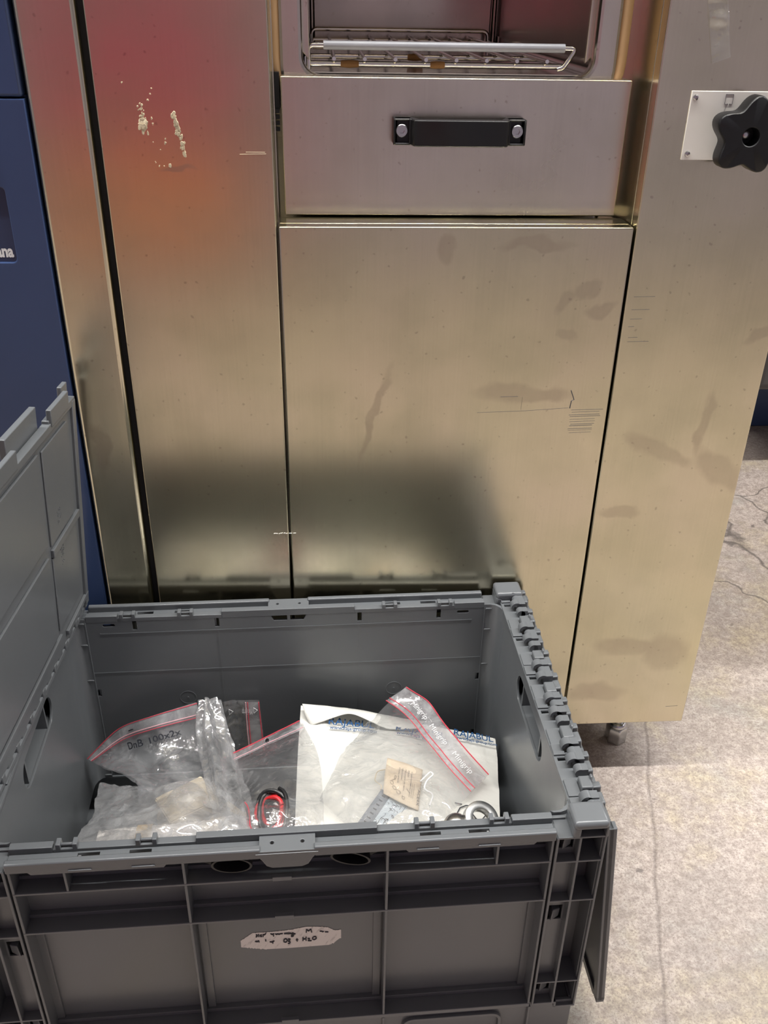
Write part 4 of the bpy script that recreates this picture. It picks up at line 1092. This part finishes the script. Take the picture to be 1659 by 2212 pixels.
# bubble-wrapped parcel
q = new_bm(); nA, nL = 26, 60
rings = []
for i in range(nL + 1):
    t = i / nL; x = .085 + .205 * t; rr = 1.0 if 0 < i < nL else .82; kk = min(1, max(0, (t - .80) / .15))
    ring = []
    for k in range(nA):
        a = 2 * PI * k / nA; ca, sa = math.cos(a), math.sin(a)
        yy = .130 + .008 * t + .024 * kk + (.030 + .026 * kk) * rr * (abs(ca) ** .6) * (1 if ca > 0 else -1); zz = .1300 + .1080 * rr * (abs(sa) ** .5) * (1 if sa > 0 else -1) - (.013 * min(1, max(0, (t - .72) / .15)) if sa > 0 else 0) * sa
        d = .0018 * noise.noise((x * 40, yy * 40, zz * 40)) + .0009 * math.sin(x * 900) * math.sin(a * 24)
        ring.append(q.verts.new(W((x, yy + d * ca, zz + d * sa))))
    rings.append(ring)
for A, B2 in zip(rings[:-1], rings[1:]):
    for k in range(nA): q.faces.new((A[k], A[(k + 1) % nA], B2[(k + 1) % nA], B2[k]))
q.faces.new(rings[0][::-1]); q.faces.new(rings[-1])
bwt = qthing('bubble_wrap_parcel', 'white bubble wrap parcel closed with tan tape along the front crate wall', 'parcel', (.19, .13, .017))
part('wrap', q, M['bubble'], bwt)
q = new_bm()
for i0 in (18,):
    g = []
    for t in (.22, .26, .30):
        x = .085 + .205 * t
        g.append([q.verts.new(W((x, .130 + .008 * t + .0318 * (abs(math.cos(a)) ** .6) * (1 if math.cos(a) > 0 else -1), .1305 + .1093 * (abs(math.sin(a)) ** .5)))) for a in [PI * k / 16 for k in range(17)]])
    for A, B2 in zip(g[:-1], g[1:]):
        for k in range(16): q.faces.new((A[k], A[k + 1], B2[k + 1], B2[k]))
part('tan_tape', q, M['tan_tape'], bwt)
# steel fittings at the front right
def ring_obj(name, label, cat, c, r, h, tilt, mat):
    q = new_bm(); n = 36; R_ = Matrix.Rotation(tilt[0], 3, 'X') @ Matrix.Rotation(tilt[1], 3, 'Y')
    pr = [(r, -h / 2), (r, h / 2), (r * .55, h / 2), (r * .55, -h / 2)]
    rg = [[q.verts.new(W(Vector(c) + R_ @ Vector((a * math.cos(2 * PI * k / n), a * math.sin(2 * PI * k / n), z)))) for a, z in pr] for k in range(n)]
    for k in range(n):
        for j in range(4): q.faces.new((rg[k][j], rg[k][(j + 1) % 4], rg[(k + 1) % n][(j + 1) % 4], rg[(k + 1) % n][j]))
    return q
rt = qthing('pipe_collar', 'short steel pipe collar with a set-screw hole on the white mailing bag', 'collar', (.510, .130, .222))
rng = part('ring', ring_obj('', '', '', (.510, .130, .2345), .020, .011, (.35, .25), M['zinc']), M['zinc'], rt, bevel=.0008)
def sethole(q):
    d = Matrix.Rotation(.35, 3, 'X') @ Matrix.Rotation(.25, 3, 'Y') @ Vector((-.62, -.78, 0)); c = Vector((.510, .130, .2345)); tube(q, [W(c + d * .0135), W(c + d * .0230)], .0017, 12)
q = new_bm(); sethole(q); cut(rng, q)
q = new_bm()
prof = [(0, .019), (.006, .0185), (.011, .016), (.0145, .011), (.0150, .004), (.013, 0), (.010, -.003)]
n = 28; rg = [[q.verts.new(W(Vector((.482, .131, .222)) + Matrix.Rotation(.5, 3, 'X') @ Vector((max(a, .0002) * math.cos(2 * PI * k / n), max(a, .0002) * math.sin(2 * PI * k / n), z)))) for k in range(n)] for a, z in prof]
for A, B2 in zip(rg[:-1], rg[1:]):
    for k in range(n): q.faces.new((A[k], A[(k + 1) % n], B2[(k + 1) % n], B2[k]))
dk = part('dome_cap', q, M['zinc'], None); tag(dk, 'small domed steel cap lying beside the pipe collar', 'cap')

# torn label on the crate front
lbl = new_bm()
def lpx(cx, cz):
    return (.2460 + (cx - 105) / 1297 * .1020, .2020 + (450 - cz) / 5.925 * .00076 - .0135 * (cx - 105) / 1297)
def tornpts():
    TP = [(105, 450), (200, 395), (270, 350), (480, 335), (740, 305), (950, 262), (1070, 258), (1230, 262), (1330, 302), (1403, 288)]
    BP = [(115, 530), (250, 540), (415, 550), (700, 532), (1000, 505), (1250, 482), (1310, 455), (1380, 400), (1406, 395)]
    def ev(P, x):
        for (a, b_), (c, d) in zip(P[:-1], P[1:]):
            if x <= c: return b_ + (d - b_) * (x - a) / (c - a)
        return P[-1][1]
    top, bot = [], []
    for k in range(91):
        x = 110 + 1294 * k / 90
        jt = 14 * noise.noise((k * .9, 1, 0)) * (1 if (x < 900 or x > 1070) else .15); jb = 16 * noise.noise((k * .8, 7, 0)) * (1 if (x < 430 or x > 1250) else 0)
        top.append(lpx(x, ev(TP, x) + jt)); bot.append(lpx(x, ev(BP, x) + jb))
    return top, bot
top, bot = tornpts()
for A, B2 in zip(range(len(top) - 1), range(1, len(top))):
    v = [lbl.verts.new((x, .02215, z)) for x, z in (bot[A], bot[B2], top[B2], top[A])]; lbl.faces.new(v)
bmesh.ops.remove_doubles(lbl, verts=lbl.verts, dist=1e-6)
def label_mat():
    t = NT('torn_paper'); n = t.noise(90, 6, .7, vec=t.mapped((0, 0, 0), (0, .5, 0), (.35, 1, 1.6)))
    t.l(t.ramp(n, [(.30, (.38, .35, .33)), (.46, (.74, .70, .66))]), t.b.inputs['Base Color']); t.b.inputs['Roughness'].default_value = .7
    return t.m
LBL_DY = 0
lo = obj('paper_label', lbl, label_mat(), front, smooth=False); lo['label'] = 'torn white paper label with black handwriting'
q = new_bm()
def ink(pts, w=.0005): tube(q, rnd_path([(x, .0218, z) for x, z in pts], .0008, 3), w, 6)
def ink_px(pts, w=.00068): ink([(lpx(a, b_)[0], lpx(a, b_)[1]) for a, b_ in pts], w)
for s_ in ([(310, 372), (325, 370), (328, 388), (308, 395)], [(345, 362), (347, 392)], [(385, 366), (365, 375), (368, 390), (388, 388)], [(400, 390), (405, 362), (418, 370), (438, 350)],
           [(500, 350), (512, 362), (545, 352)], [(532, 350), (535, 382)], [(560, 352), (575, 362), (590, 350), (605, 360), (620, 350), (655, 348)], [(675, 352), (680, 340), (690, 354), (702, 338), (712, 352)], [(722, 335), (725, 352)],
           [(740, 350), (742, 335), (760, 350)], [(790, 335), (765, 345), (775, 360), (795, 340), (790, 375), (765, 385), (760, 372), (815, 345)],
           [(955, 328), (960, 290), (985, 312), (1015, 285), (1025, 325)], [(1130, 312), (1150, 308), (1165, 318), (1180, 312)], [(1195, 318), (1240, 318)],
           [(298, 455), (305, 445), (318, 458), (340, 440), (345, 458)], [(430, 425), (432, 445)], [(480, 452), (505, 455), (530, 448)], [(540, 440), (512, 450), (520, 470)],
           [(665, 425), (660, 450), (690, 455), (710, 430), (690, 408), (665, 420)], [(715, 415), (745, 412), (735, 435), (715, 440), (745, 450), (735, 470), (712, 468)],
           [(818, 425), (848, 420)], [(832, 408), (834, 440)], [(910, 390), (908, 432)], [(950, 385), (948, 430)], [(910, 412), (950, 408)], [(970, 405), (995, 400), (990, 418), (972, 432), (1020, 430)],
           [(1040, 385), (1030, 408), (1055, 418), (1085, 400), (1075, 378), (1045, 380)]):
    ink_px(s_)
part('handwriting', q, M['marker'], front, kind='stuff')
